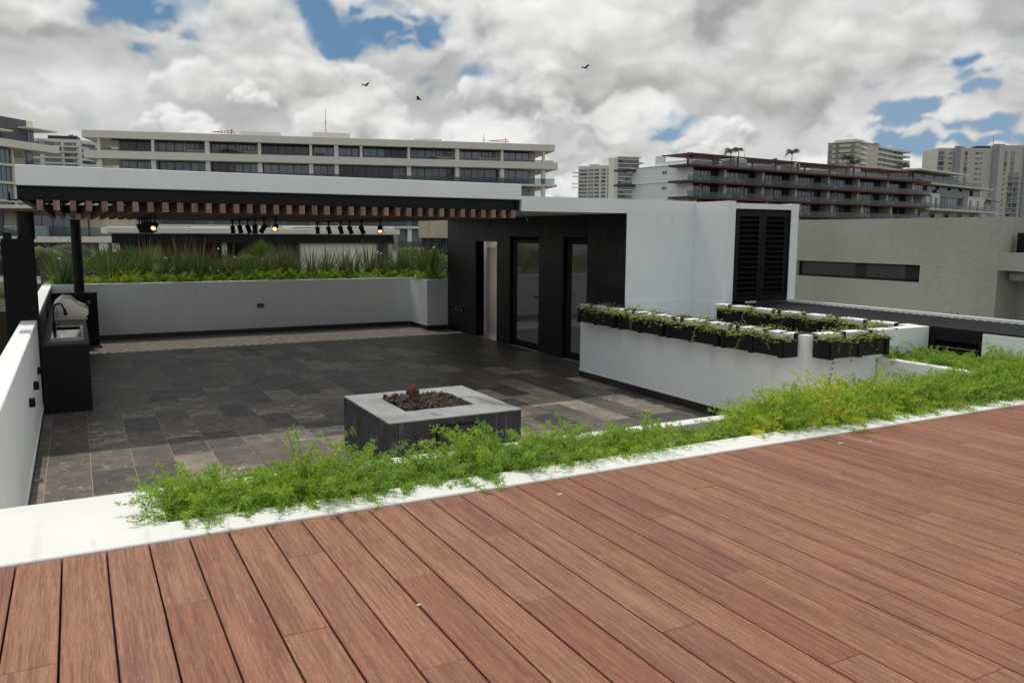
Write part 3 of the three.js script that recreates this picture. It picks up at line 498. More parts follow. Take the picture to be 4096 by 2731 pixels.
// ------------------------------------------------------------ grey neighbour house on the right
{
  const n = thing('grey_house', 'grey roughcast neighbour house wall with a long slit window', 'house');
  const X = 12.5, z1 = -7.48;
  obj('wall', [bx(X, X + 0.3, -7.6, 1.58, -14.5, z1), bx(X, X + 0.3, 1.872, 2.655, -14.5, z1), bx(X, X + 0.3, 1.58, 1.872, -14.5, -11.44), bx(X, X + 0.3, 1.58, 1.872, -8.79, z1)], M.greyPlaster, n);
  obj('spandrel', bx(X + 0.002, X + 0.3, 1.838, 2.112, z1 + 0.001, -2.2), M.greyPlaster, n);
  obj('niche_back_wall', bx(X + 1.2, X + 1.4, 1.85, 2.64, z1 - 0.2, -2.2), M.greyPlaster, n);
  obj('niche_side_wall', bx(X + 0.301, X + 1.2, 1.85, 2.65, z1 - 0.25, z1 - 0.05), M.greyPlaster, n);
  obj('niche_floor', bx(X + 0.301, X + 1.2, 1.86, 2.0, z1 - 0.049, -2.2), M.greyPlaster, n);
  const w = obj('slit_window', [bx(X + 0.07, X + 0.12, 1.582, 1.615, -11.438, -8.792), bx(X + 0.07, X + 0.12, 1.845, 1.870, -11.438, -8.792), bx(X + 0.07, X + 0.12, 1.615, 1.845, -11.438, -11.40), bx(X + 0.07, X + 0.12, 1.615, 1.845, -8.82, -8.792)], M.black, n);
  for (const [a, b] of [[-11.40, -10.12], [-10.115, -8.82]]) obj('pane', bx(X + 0.09, X + 0.10, 1.615, 1.845, a, b), phys(0.045, 0.045, 0.042, { roughness: 0.05, ior: 1.6 }), w);
  const d = obj('recessed_window', bx(X + 0.62, X + 0.66, -0.5, 1.72, z1 + 0.35, -2.2), phys(0.012, 0.014, 0.011, { roughness: 0.08, ior: 1.6 }), n);
  obj('frame', bx(X + 0.60, X + 0.67, -0.5, 1.72, z1 + 0.001, z1 + 0.35), M.greyPlaster, d); obj('shutter_box', cbx(X + 0.18, X + 0.40, 1.68, 1.815, z1 + 0.08, -2.2, 0.03), mat(0.3, 0.31, 0.31), d);
  obj('recess_side', bx(X + 0.302, X + 0.6, -0.5, 1.837, z1 - 0.2, z1), M.greyPlaster, n);
  settle(n);
  struct('neighbour_terrace', bx(11.062, 12.499, -0.5, 0.80, -14.5, -2.2), M.greyPlaster);
  const s = thing('loudspeaker', 'small black speaker box in the niche of the grey house', 'speaker', [X + 0.42, 2.113, z1 + 0.16]); obj('case', cbx(-0.1, 0.1, 0.1, 0.30, -0.09, 0.1, 0.006), M.black, s); obj('foot', bx(-0.1, 0.1, 0, 0.0995, -0.09, 0.1), M.black, s);
  const t = thing('black_bench', 'low black slab with brown board in the niche of the grey house', 'bench', [X + 0.5, 2.001, -5.4]); obj('slab', cbx(-0.15, 0.4, 0.12, 0.20, -1.8, 2.4, 0.005), M.black, t); obj('board', bx(-0.17, 0.42, 0.09, 0.1195, -1.85, 2.4), M.timberDark, t); obj('leg', bx(0.1, 0.3, 0, 0.0895, -1.6, 2.2), M.dark, t);
}
// ------------------------------------------------------------ deck: every board a piece
const DY = 0.876;
{
  const deck = struct('timber_deck', bx(-3.2, 13.2, 0.0, 0.80, -4.04, 2.4), M.dark), r = rng(9), P = 0.1795;
  for (let i = -14; i < 71; i++) {
    const x0 = -0.307 + i * P; let z = -4.052, first = true;
    const stop = i < 0 ? 0.6 : 1.2;
    while (z < stop) {
      const len = first ? 0.45 + 1.9 * ((i * 0.618 + 40.3) % 1) : 1.7 + r() * 0.7, e = Math.min(z + len, 2.2); first = false;
      const g = cbx(x0 + 0.0032 + r() * 0.001, x0 + P - 0.0032 - r() * 0.001, DY - 0.024, DY + (r() - 0.5) * 0.0016, z + 0.0012, e - 0.0012, 0.0022, r() * 7, r() * 7);
      obj('board', g, M.deck[Math.floor(r() * 7)], deck); z = e;
    }
  }
}
{
  const r = rng(14), deck = scene.getObjectByName('timber_deck'), pm = mat(0.50, 0.46, 0.42, { roughness: 0.8 });
  for (const [x, z, s] of [[1.13, -2.87, 0.010], [2.36, -3.80, 0.016], [4.75, -3.86, 0.018], [4.98, -3.80, 0.014]]) { const sh = new THREE.Shape(); for (let i = 0; i <= 14; i++) { const a = i / 14 * 6.283, q = s * (0.55 + 0.6 * r()), p = [Math.cos(a) * q * 1.3, Math.sin(a) * q]; i ? sh.lineTo(...p) : sh.moveTo(...p); } const o = obj('paint_spot', new THREE.ExtrudeGeometry(sh, { depth: 0.0012, bevelEnabled: false }).rotateX(-Math.PI / 2), pm, deck); o.position.set(x, DY + 0.0012, z); }
}
// ------------------------------------------------------------ white planter between the deck and the terrace
{
  const p = thing('deck_planter', 'long white plastered planter trough along the deck edge, filled with ferns', 'planter');
  obj('left_slab', cbx(-3.2, 0.34, 0.0, 0.884, -4.93, -4.058, 0.006), M.ledge, p);
  obj('curb', cbx(0.3405, 13.2, 0.0, 0.8845, -4.31, -4.059, 0.006), M.ledge, p);
  obj('far_wall', cbx(0.3405, 8.6, 0.0, 0.883, -4.93, -4.80, 0.006), M.ledge, p);
  obj('branch_wall', cbx(8.55, 8.67, 0.0, 0.8835, -6.49, -4.931, 0.006), M.ledge, p);
  obj('soil', [bx(0.341, 13.2, 0.4, 0.80, -4.80, -4.311), bx(8.671, 9.52, 0.4, 0.80, -6.49, -4.801), bx(9.70, 13.2, 0.4, 0.80, -6.49, -4.801)], M.soil, p);
  settle(p);
}
// ------------------------------------------------------------ fire pit with lava rock
{
  const f = thing('fire_pit', 'square dark concrete fire pit with chalky top on the stone terrace', 'fire pit'), x0 = 2.5, x1 = 3.912, z0 = -8.52, z1 = -7.07, a = 2.822, b = 3.586, c = -8.21, d = -7.488;
  obj('body', [bx(x0, x0 + 0.1, 0.001, 0.572, z0, z1), bx(x1 - 0.1, x1, 0.001, 0.572, z0, z1, 2.1), bx(x0 + 0.1, x1 - 0.1, 0.001, 0.572, z0, z0 + 0.1), bx(x0 + 0.1, x1 - 0.1, 0.001, 0.572, z1 - 0.1, z1, 1.3)], M.pitSide, f);
  obj('top', [cbx(x0, x1, 0.5722, 0.585, d, z1, 0.003), cbx(x0, x1, 0.5722, 0.585, z0, c, 0.003), bx(x0, a, 0.5722, 0.5848, c, d), bx(b, x1, 0.5722, 0.5848, c, d)], M.pitTop, f);
  obj('bowl', [bx(a - 0.012, a, 0.45, 0.572, c, d), bx(b, b + 0.012, 0.45, 0.572, c, d), bx(a, b, 0.45, 0.572, c - 0.012, c), bx(a, b, 0.45, 0.572, d, d + 0.012), bx(a, b, 0.44, 0.45, c, d)], M.dark, f);
  const door = obj('access_door', bx(3.0, 3.42, 0.09, 0.49, z1 + 0.001, z1 + 0.012), mat(0.022, 0.018, 0.016, { roughness: 0.6 }), f);
  obj('door_frame', [bx(2.975, 3.0, 0.07, 0.507, z1 + 0.001, z1 + 0.02), bx(3.42, 3.445, 0.07, 0.507, z1 + 0.001, z1 + 0.02), bx(3.0, 3.42, 0.49, 0.507, z1 + 0.001, z1 + 0.02), bx(3.0, 3.42, 0.07, 0.09, z1 + 0.001, z1 + 0.02)], M.black, door);
  obj('latch', bx(3.32, 3.36, 0.30, 0.34, z1 + 0.012, z1 + 0.022), M.black, door);
  settle(f);
  const N = new ImprovedNoise(), protos = [], r = rng(21);
  const rock = (s, dt = 3, am = 1) => { let g = mergeVertices(new THREE.IcosahedronGeometry(1, dt).deleteAttribute('uv').deleteAttribute('normal')); const q = g.attributes.position; for (let i = 0; i < q.count; i++) { const v = V(q.getX(i), q.getY(i), q.getZ(i)), m = 0.82 + am * 0.50 * N.noise(v.x * 1.3 + s, v.y * 1.3, v.z * 1.3) + am * 0.42 * N.noise(v.x * 2.6 + s, v.y * 2.6, v.z * 2.6 + 7) + 0.24 * N.noise(v.x * 6, v.y * 6 + s, v.z * 6) + 0.12 * N.noise(v.x * 13, v.y * 13 + s, v.z * 13); q.setXYZ(i, v.x * m * 1.1, v.y * m * 0.86, v.z * m); } g.computeVertexNormals(); return uvm(g); };
  for (let i = 0; i < 6; i++) protos.push(rock(i * 13.7 + 2));
  let n = 0;
  for (let iz = 0; iz < 12; iz++) for (let ix = 0; ix < 13; ix++) {
    const x = mix(a + 0.035, b - 0.035, (ix + 0.5 * (iz % 2)) / 12.5) + (r() - 0.5) * 0.03, z = mix(c + 0.035, d - 0.035, iz / 11) + (r() - 0.5) * 0.03, s = 0.028 + r() * r() * 0.03;
    const mound = 0.03 * Math.exp(-((x - 3.15) ** 2 + (z + 7.9) ** 2) / 0.05) + (x < 3.0 ? 0.02 : 0);
    const o = obj('lava_rock', protos[Math.floor(r() * 6)], M.lava[Math.floor(r() * 4)]); o.position.set(x, 0.553 + mound + r() * 0.03, z); o.scale.setScalar(s); o.rotation.set(r() * 6, r() * 6, r() * 6);
    tag(o, 'small porous brown black lava rock heaped in the fire pit bowl', 'rock', 'lava rocks filling the fire pit'); n++;
  }
  // a bed of the same rock below the ones that show
  obj('lava_gravel', (() => { const gs = []; for (let i = 0; i < 260; i++) { const g = protos[i % 6].clone().scale(0.034, 0.034, 0.034).translate(mix(a + 0.03, b - 0.03, r()), 0.49 + r() * 0.045, mix(c + 0.03, d - 0.03, r())); gs.push(g); } return gs; })(), M.lava[1], scene, 'stuff'); scene.children.at(-1).userData.label = 'bed of lava gravel deep in the fire pit bowl'; scene.children.at(-1).userData.category = 'gravel';
  for (const [x, y, z, s, m, l] of [[3.065, 0.645, -7.93, 0.092, M.lavaRed, 'large rust red lava rock on top of the fire pit heap'], [2.945, 0.625, -7.86, 0.075, M.lava[1], 'dark grey lava rock left of the large red one'], [3.03, 0.605, -7.74, 0.052, M.lava[3], 'black fist sized lava rock in front of the large red one']]) {
    const o = obj('large_lava_rock', rock(x * 40, 6, 0.6), m); o.position.set(x, y, z); o.scale.set(s * 1.2, s * 0.85, s); o.rotation.set(x * 9, z * 5, 1); tag(o, l, 'rock');
  }
}
// ------------------------------------------------------------ black planter boxes hooked over the low walls, with trailing ivy
{
  const L = 1.03, base = thing('planter_box', '', 'planter box', [0, 0, 0], 0, 'black planter boxes hooked over the low walls');
  obj('trough', [bx(-L / 2, L / 2, 0, 0.19, 0.225, 0.243), bx(-L / 2, L / 2, 0, 0.19, 0.022, 0.036), bx(-L / 2, -L / 2 + 0.014, 0, 0.19, 0.036, 0.225), bx(L / 2 - 0.014, L / 2, 0, 0.19, 0.036, 0.225), bx(-L / 2 + 0.014, L / 2 - 0.014, 0.002, 0.016, 0.036, 0.225)], M.blackPlastic, base);
  obj('rim', [bx(-L / 2 - 0.006, L / 2 + 0.006, 0.1905, 0.199, 0.222, 0.25), bx(-L / 2 - 0.006, -L / 2 + 0.016, 0.1905, 0.199, 0.02, 0.222), bx(L / 2 - 0.016, L / 2 + 0.006, 0.1905, 0.199, 0.02, 0.222)], M.blackPlastic, base);
  obj('soil', bx(-L / 2 + 0.015, L / 2 - 0.015, 0.0165, 0.165, 0.037, 0.224), M.soil, base);
  for (const x of [-L / 2 + 0.045, 0, L / 2 - 0.045]) obj('strap', [cbx(x - 0.028, x + 0.028, -0.012, 0.188, 0.2435, 0.262, 0.005), bx(x - 0.028, x + 0.028, -0.012, -0.001, 0.004, 0.2435), bx(x - 0.024, x + 0.024, -0.001, 0.2515, 0.004, 0.0215), cbx(x - 0.024, x + 0.024, 0.252, 0.262, -0.175, 0.0215, 0.003)], M.blackPlastic, base);
  const H = Math.PI / 2, spots = [
    [7.30, 0.97, -10.40, -H, 'farthest planter box on the outer side of the long low wall'], [7.30, 0.9705, -9.27, -H, 'second planter box from the far end, outer side of the long low wall'],
    [7.30, 0.9695, -8.17, -H, 'third planter box from the far end, outer side of the long low wall'], [7.30, 0.970, -7.10, -H, 'planter box nearest the corner on the outer side of the long low wall'],
    [7.468, 0.9575, -10.62, H, 'farthest planter box on the stair side of the long low wall'], [7.468, 0.958, -9.50, H, 'second planter box from the far end, stair side of the long low wall'], [7.468, 0.9572, -8.40, H, 'third planter box from the far end, stair side of the long low wall'], [7.468, 0.9577, -7.33, H, 'planter box nearest the corner on the stair side of the long low wall'],
    [7.93, 0.970, -6.505, 0, 'black planter box facing the deck on the short low wall'], [8.42, 0.957, -6.6745, Math.PI, 'black planter box behind the short low wall facing the stair'],
    [9.34, 0.974, -9.42, -H, 'black planter box on the stair wall, nearest the louvred closet'], [9.34, 0.9745, -8.36, -H, 'black planter box on the stair wall, middle of three'], [9.34, 0.9735, -7.31, -H, 'black planter box on the stair wall, nearest the deck']];
  // ivy variants: a low mat of lobed leaves with runners hanging over the rim
  const ivy = (seed, hang) => {
    const r = rng(seed), g = new Leaves(), leaf = (p, s, n) => {
      const q = r(), k = q < 0.40 ? [0.10 + r() * 0.05, 0.19 + r() * 0.07, 0.02] : q < 0.82 ? [0.24 + r() * 0.10, 0.29 + r() * 0.09, 0.03] : [0.16 + r() * 0.08, 0.085 + r() * 0.04, 0.05];
      const a = r() * 6.28, t = V(Math.cos(a), (r() - 0.35) * 0.9, Math.sin(a)).normalize(), b = V(-Math.sin(a), (r() - 0.5) * 0.8, Math.cos(a)).normalize(), at = (u, v, w = 0) => [p.x + t.x * u * s + b.x * v * s, p.y + t.y * u * s + b.y * v * s + w * s, p.z + t.z * u * s + b.z * v * s];
      const c0 = at(0, 0), c1 = at(0.55, 0, 0.12), c2 = at(1.1, 0, -0.05); g.tri(c0, at(0.35, 0.55), c1, k); g.tri(at(0.35, 0.55), c2, c1, k); g.tri(c0, c1, at(0.35, -0.55), k); g.tri(c1, c2, at(0.35, -0.55), k);
    };
    for (let i = 0; i < 560; i++) { const x = (r() - 0.5) * (L + 0.05), z = 0.05 + r() * 0.23; leaf(V(x, 0.172 + r() * r() * 0.10 + 0.028 * Math.sin(x * 9 + seed), z), 0.026 + r() * 0.024); }
    for (let s = 0; s < hang; s++) {
      let p = V((r() - 0.5) * L, 0.19, 0.24 + r() * 0.02); const n = 5 + Math.floor(r() * r() * 16), dx = (r() - 0.5) * 0.02;
      for (let i = 0; i < n; i++) { const o = p.clone(); p.add(V(dx + (r() - 0.5) * 0.012, i < 2 ? 0.008 : -0.018, i < 3 ? 0.013 : 0.001)); g.quad(arr(o), arr(o.clone().add(V(0.002, 0, 0))), arr(p.clone().add(V(0.002, 0, 0))), arr(p), [0.08, 0.06, 0.02]); leaf(p, 0.022 + r() * 0.014); if (r() < 0.6) leaf(p.clone().add(V(0.012, 0, 0)), 0.02); }
    }
    for (let s = 0; s < 6; s++) { const p = V((r() - 0.5) * L, 0.2, 0.1 + r() * 0.1); for (let i = 0; i < 7; i++) { p.add(V((r() - 0.5) * 0.02, 0.012, (r() - 0.5) * 0.02)); leaf(p, 0.024); } }
    return g.geo();
  };
  const ivies = [ivy(401, 4), ivy(402, 5), ivy(403, 3), ivy(404, 6)];
  spots.forEach(([x, y, z, t, l], i) => {
    if (i) copyOf(base, [x, y, z], t, l); else { base.position.set(x, y, z); base.rotation.y = t; base.userData.label = l; }
    const v = obj('trailing_ivy', ivies[i % 4], M.vine); v.position.set(x, y, z); v.rotation.y = t; tag(v, 'ivy in the ' + l.replace('black ', '').replace(' from the far end', '').replace(' of the long low wall', ' of the wall'), 'ivy', 'ivy in the black planter boxes');
  });
  // one long runner hanging below the box that faces the deck
  const r = rng(88), g = new Leaves(); let p = V(7.50, 0.965, -6.27);
  for (let i = 0; i < 13; i++) { const o = p.clone(); p = p.clone().add(V(-0.006 + (r() - 0.5) * 0.006, -0.021, 0.001)); g.quad(arr(o), arr(o.clone().add(V(0.003, 0, 0))), arr(p.clone().add(V(0.003, 0, 0))), arr(p), [0.06, 0.07, 0.02]); if (i % 3 === 1 || i > 8) for (const sx of [-1, 1]) g.tri(arr(p), [p.x + sx * 0.03, p.y + 0.012, p.z + 0.012], [p.x + sx * 0.018, p.y - 0.018, p.z + 0.01], [0.045, 0.10, 0.02]); }
  tag(obj('ivy_runner', g.geo(), M.vine), 'single long ivy runner hanging below the box facing the deck', 'ivy');
}
// ------------------------------------------------------------ feathery asparagus ferns
const fernKinds = [];
{
  const make = (seed, n, size, pal) => {
    const r = rng(seed), g = new Leaves();
    for (let f = 0; f < n; f++) {
      const shoot = r() < 0.05, a = r() * 6.283, lean = shoot ? 0.5 + r() * 0.5 : 0.5 + r() * 1.25, len = size * (shoot ? 0.85 : 0.40 + r() * 0.40), k0 = pal[Math.floor(r() * pal.length)], sh = 0.82 + r() * 0.36;
      let p = V((r() - 0.5) * 0.16, 0.02 * r(), (r() - 0.5) * 0.16), d = V(Math.cos(a) * lean, 1.1, Math.sin(a) * lean).normalize(); const steps = 11, st = len / steps;
      for (let i = 0; i < steps; i++) {
        const o = p.clone(), t = i / steps; p = p.clone().addScaledVector(d, st); d.y -= 0.06 + 0.07 * lean * t; d.normalize();
        const side = V(-d.z, 0, d.x).normalize().multiplyScalar(0.0016); g.quad(arr(o.clone().sub(side)), arr(o.clone().add(side)), arr(p.clone().add(side)), arr(p.clone().sub(side)), [0.12, 0.15, 0.03]);
        if (t < 0.15) continue;
        const w = 0.042 * (1 - 0.55 * t * t), k = k0.map((c) => c * sh);
        for (let b = 0; b < 4; b++) {
          const e = V(r() - 0.5, r() - 0.4, r() - 0.5).normalize().addScaledVector(d, 0.35).normalize(), q = p.clone().addScaledVector(e, w * (0.6 + r() * 0.6));
          for (let m = 0; m < 4; m++) {
            const c = p.clone().lerp(q, 0.3 + m * 0.22), h = V(r() - 0.5, r() - 0.5, r() - 0.5).normalize().addScaledVector(e, 0.5).normalize(), tip = c.clone().addScaledVector(h, 0.013 + r() * 0.010), s2 = V(h.y, h.z, h.x).cross(h).normalize().multiplyScalar(0.0034);
            g.tri(arr(c.clone().sub(s2)), arr(c.clone().add(s2)), arr(tip), k);
          }
        }
      }
    }
    return g.geo();
  };
  const green = [0.27, 0.46, 0.04], mid = [0.38, 0.55, 0.045], yel = [0.60, 0.64, 0.055], dull = [0.48, 0.42, 0.09], deep = [0.19, 0.35, 0.035];
  fernKinds.push(make(501, 46, 0.44, [green, green, mid, green]), make(502, 46, 0.44, [mid, mid, green, mid]), make(503, 46, 0.42, [yel, mid, yel, mid]), make(504, 46, 0.42, [green, deep, green, green]), make(505, 36, 0.46, [mid, dull, green, mid]));
  const r = rng(61), put = (kind, x, y, z, s, label, group) => { const o = obj('asparagus_fern', fernKinds[kind], M.fern); o.position.set(x, y, z); o.rotation.y = r() * 6.28; o.scale.set(s * 1.05, s * (0.74 + r() * 0.34), s * 1.05); tag(o, label, 'fern', group); };
  // along the deck: bushier to the right, yellow patches, gaps where the far wall shows
  for (let x = 0.44, i = 0; x < 11.2; i++) {
    const dense = ss(4.6, 5.6, x), rows = x > 4.8 ? 3 : 2;
    for (let j = 0; j < rows; j++) {
      const zone = x < 1.6 ? [0, 3, 0, 1] : x < 4.4 ? [1, 0, 4, 3] : x < 6.2 ? [2, 1, 1, 2] : [0, 4, 3, 1], k = zone[Math.floor(r() * 4)], s = (0.85 + r() * 0.4) * (1 - 0.28 * (x > 3.4 && x < 4.6)) * (j === rows - 1 ? 0.8 : 1) * (1 + 0.1 * dense);
      if (x < 4.8 && j === 1 && r() < 0.35) continue;
      put(k, x + (r() - 0.5) * 0.1, 0.795, -4.40 - j * (x > 4.8 ? 0.16 : 0.24) - r() * 0.08, s, x < 0.7 ? 'feathery green fern spilling over the left end of the deck planter' : x < 4.6 ? 'feathery green fern in the deck planter in front of the fire pit terrace' : x < 6.8 ? 'yellow green fern in the deck planter in front of the low white wall' : 'bushy green fern at the right end of the deck planter', 'ferns in the deck planter');
    }
    x += 0.125 + r() * 0.05;
  }
  for (let i = 0; i < 26; i++) put([0, 3, 3, 0, 1][i % 5], 8.80 + (i % 4) * 0.20 + (r() - 0.5) * 0.1, 0.795, -6.36 + Math.floor(i / 4) * 0.235 + (r() - 0.5) * 0.08, 0.8 + r() * 0.25, 'dense green fern in the planter branch beside the black louvre panel', 'ferns in the planter branch');
  for (let i = 0; i < 44; i++) { const x = -0.3 + i * 0.195 + (r() - 0.5) * 0.1; put([1, 0, 2, 0, 1][Math.floor(r() * 5)], Math.min(x, 8.0), 1.165, (x > 7.6 ? -18.75 : -19.95) - r() * 0.18, 0.85 + r() * 0.5, 'low feathery fern along the rim of the back planter', 'ferns in the back planter'); }
  // garden tap standing among the ferns
  const t = thing('garden_tap', 'garden tap with red handle on a white pipe among the ferns', 'tap', [4.735, 0.80, -4.62]);
  obj('pipe', tube([[0, 0, 0], [0.012, 0.06, 0], [0.035, 0.135, 0.004]], 0.015, 10, 12), mat(0.72, 0.75, 0.74, { roughness: 0.4 }), t);
  obj('valve', [cyl(0.012, 0.016, 0.03, 0.04, 0.15, 0.004, 12), new THREE.CylinderGeometry(0.012, 0.015, 0.055, 12).rotateZ(1.2).translate(0.065, 0.15, 0.004)], mat(0.10, 0.09, 0.07, { metalness: 0.7, roughness: 0.4 }), t);
  obj('handle', [bx(-0.012, 0.062, 0.172, 0.180, -0.004, 0.012), cyl(0.006, 0.006, 0.016, 0.035, 0.168, 0.004, 8)], mat(0.55, 0.02, 0.025, { roughness: 0.4 }), t);
}
// ------------------------------------------------------------ sword leaved iris clumps of the back planter
{
  const make = (seed, n, H, spread) => {
    const r = rng(seed), g = new Leaves();
    for (let i = 0; i < n; i++) {
      const a = r() * 6.283, rad0 = r() * 0.10, len = H * (0.55 + r() * 0.55), lean = spread * (0.12 + r() * r() * 0.95), w = 0.0085 + r() * 0.008, q = r();
      const k = q < 0.5 ? [0.085 + r() * 0.03, 0.165 + r() * 0.05, 0.05] : q < 0.85 ? [0.16, 0.25, 0.075] : [0.30, 0.24, 0.13], tipk = r() < 0.4 ? [0.20, 0.12, 0.075] : k;
      let p = V(Math.cos(a) * rad0, 0, Math.sin(a) * rad0), d = V(Math.cos(a) * lean, 1, Math.sin(a) * lean).normalize(); const st = len / 6, tw = r() * 3.14, s0 = V(Math.cos(tw), 0, Math.sin(tw));
      for (let j = 0; j < 6; j++) { const o = p.clone(), w0 = w * (1 - (j / 6) ** 2), w1 = w * (1 - ((j + 1) / 6) ** 2); p = p.clone().addScaledVector(d, st); d.y -= 0.03 + lean * 0.11 * (j / 3); d.normalize(); g.quad(arr(o.clone().addScaledVector(s0, -w0)), arr(o.clone().addScaledVector(s0, w0)), arr(p.clone().addScaledVector(s0, w1)), arr(p.clone().addScaledVector(s0, -w1)), j > 3 ? tipk : k); }
    }
    return g.geo();
  };
  const kinds = [make(601, 92, 0.98, 0.75), make(602, 84, 0.90, 0.95), make(603, 96, 1.05, 0.62), make(604, 80, 0.88, 1.05)], r = rng(67);
  const flower = (() => { const g = new Leaves(); for (let i = 0; i < 6; i++) { const a = i * 1.047, c = Math.cos(a), s = Math.sin(a); g.quad([0, 0, 0], [c * 0.02 - s * 0.014, 0.01, s * 0.02 + c * 0.014], [c * 0.042, 0.004, s * 0.042], [c * 0.02 + s * 0.014, 0.01, s * 0.02 - c * 0.014], [1, 1, 1]); } return g.geo(); })();
  const spots = []; for (let i = 0; i < 19; i++) spots.push([0.60 + i * 0.382 + (r() - 0.5) * 0.10, -20.12 - r() * 0.3]); spots.push([-0.18, -20.05], [7.86, -18.85], [7.80, -19.3], [7.95, -19.1], [7.72, -20.1], [-0.30, -19.9]);
  spots.forEach(([x, z], i) => {
    const lab = x < 0.1 ? 'tall sword leaved iris clump in the back left corner beside the black column' : x > 7.6 ? 'tall sword leaved iris clump in the stepped corner beside the dark stone wall' : 'tall sword leaved iris clump in the long back planter';
    const c = thing('iris_clump', lab, 'plant', [x, 1.165, z], r() * 6.28, 'iris clumps in the back planter'), s = (x < 0 ? 1.12 : 0.86 + r() * 0.28);
    const b = obj('leaves', kinds[Math.floor(r() * 4)], M.blade, c); b.scale.setScalar(s);
    for (let f = 0; f < (r() < 0.6 ? 1 + Math.floor(r() * 2) : 0); f++) { const o = obj('flower', flower, M.petal, c); o.position.set((r() - 0.5) * 0.4, 0.55 + r() * 0.3, (r() - 0.2) * 0.4); o.rotation.set(r() * 1.2, r() * 3, 0); }
  });
}
// ------------------------------------------------------------ palms, trees and shrubs beyond the terrace
function palmGeo(seed, n, L, droop, k, wl = 0.16) {      // crown of feather fronds round the origin
  const r = rng(seed), g = new Leaves();
  for (let f = 0; f < n; f++) {
    const a = f / n * 6.283 + r() * 0.3, rise = 0.15 + r() * 0.95; let p = V(0, 0, 0), d = V(Math.cos(a), rise, Math.sin(a)).normalize(); const st = L * (0.8 + r() * 0.3) / 12;
    for (let i = 0; i < 12; i++) {
      const o = p.clone(); p = p.clone().addScaledVector(d, st); d.y -= droop * (0.10 + 0.012 * i); d.normalize();
      const s = V(-d.z, 0, d.x).normalize(), w = L * wl * Math.sin(Math.PI * Math.min(1, (i + 1.5) / 13)); g.quad(arr(o.clone().addScaledVector(s, -L * 0.006)), arr(o.clone().addScaledVector(s, L * 0.006)), arr(p.clone().addScaledVector(s, L * 0.005)), arr(p.clone().addScaledVector(s, -L * 0.005)), k.map((c) => c * 1.2));
      for (const q of [-1, 1]) for (let m = 0; m < 3; m++) { const b = o.clone().lerp(p, m / 3), e = b.clone().addScaledVector(s, q * w).addScaledVector(d, w * 0.65).add(V(0, -w * (0.35 + r() * 0.5), 0)), h = 0.75 + r() * 0.5; g.tri(arr(b), arr(b.clone().addScaledVector(d, st * 0.36)), arr(e), k.map((c) => c * h)); }
    }
  }
  return g.geo();
}
function shrubGeo(seed, n, rx, ry, rz, leaf, pal) {      // leaf faces in clumps through an uneven volume
  const r = rng(seed), g = new Leaves(), cl0 = []; for (let i = 0; i < 26; i++) { const a = r() * 6.28, e = Math.acos(2 * r() - 1), m = 0.45 + r() * 0.55; cl0.push([V(Math.cos(a) * Math.sin(e) * rx * m, Math.cos(e) * ry * m, Math.sin(a) * Math.sin(e) * rz * m), 0.22 + r() * 0.22]); }
  for (let i = 0; i < n; i++) {
    const [c, s] = cl0[Math.floor(r() * 26)], p = c.clone().add(V((r() + r() - 1) * rx * s * 1.6, (r() + r() - 1) * ry * s * 1.4, (r() + r() - 1) * rz * s * 1.6)), k0 = pal[Math.floor(r() * pal.length)], k = k0.map((q) => q * (0.75 + r() * 0.5));
    const a = V(r() - 0.5, r() - 0.5, r() - 0.5).normalize().multiplyScalar(leaf), b = V(r() - 0.5, r() - 0.5, r() - 0.5).normalize().multiplyScalar(leaf * 0.6);
    g.quad(arr(p), arr(p.clone().add(a).add(b)), arr(p.clone().addScaledVector(a, 2)), arr(p.clone().add(a).sub(b)), k);
  }
  return g.geo();
}
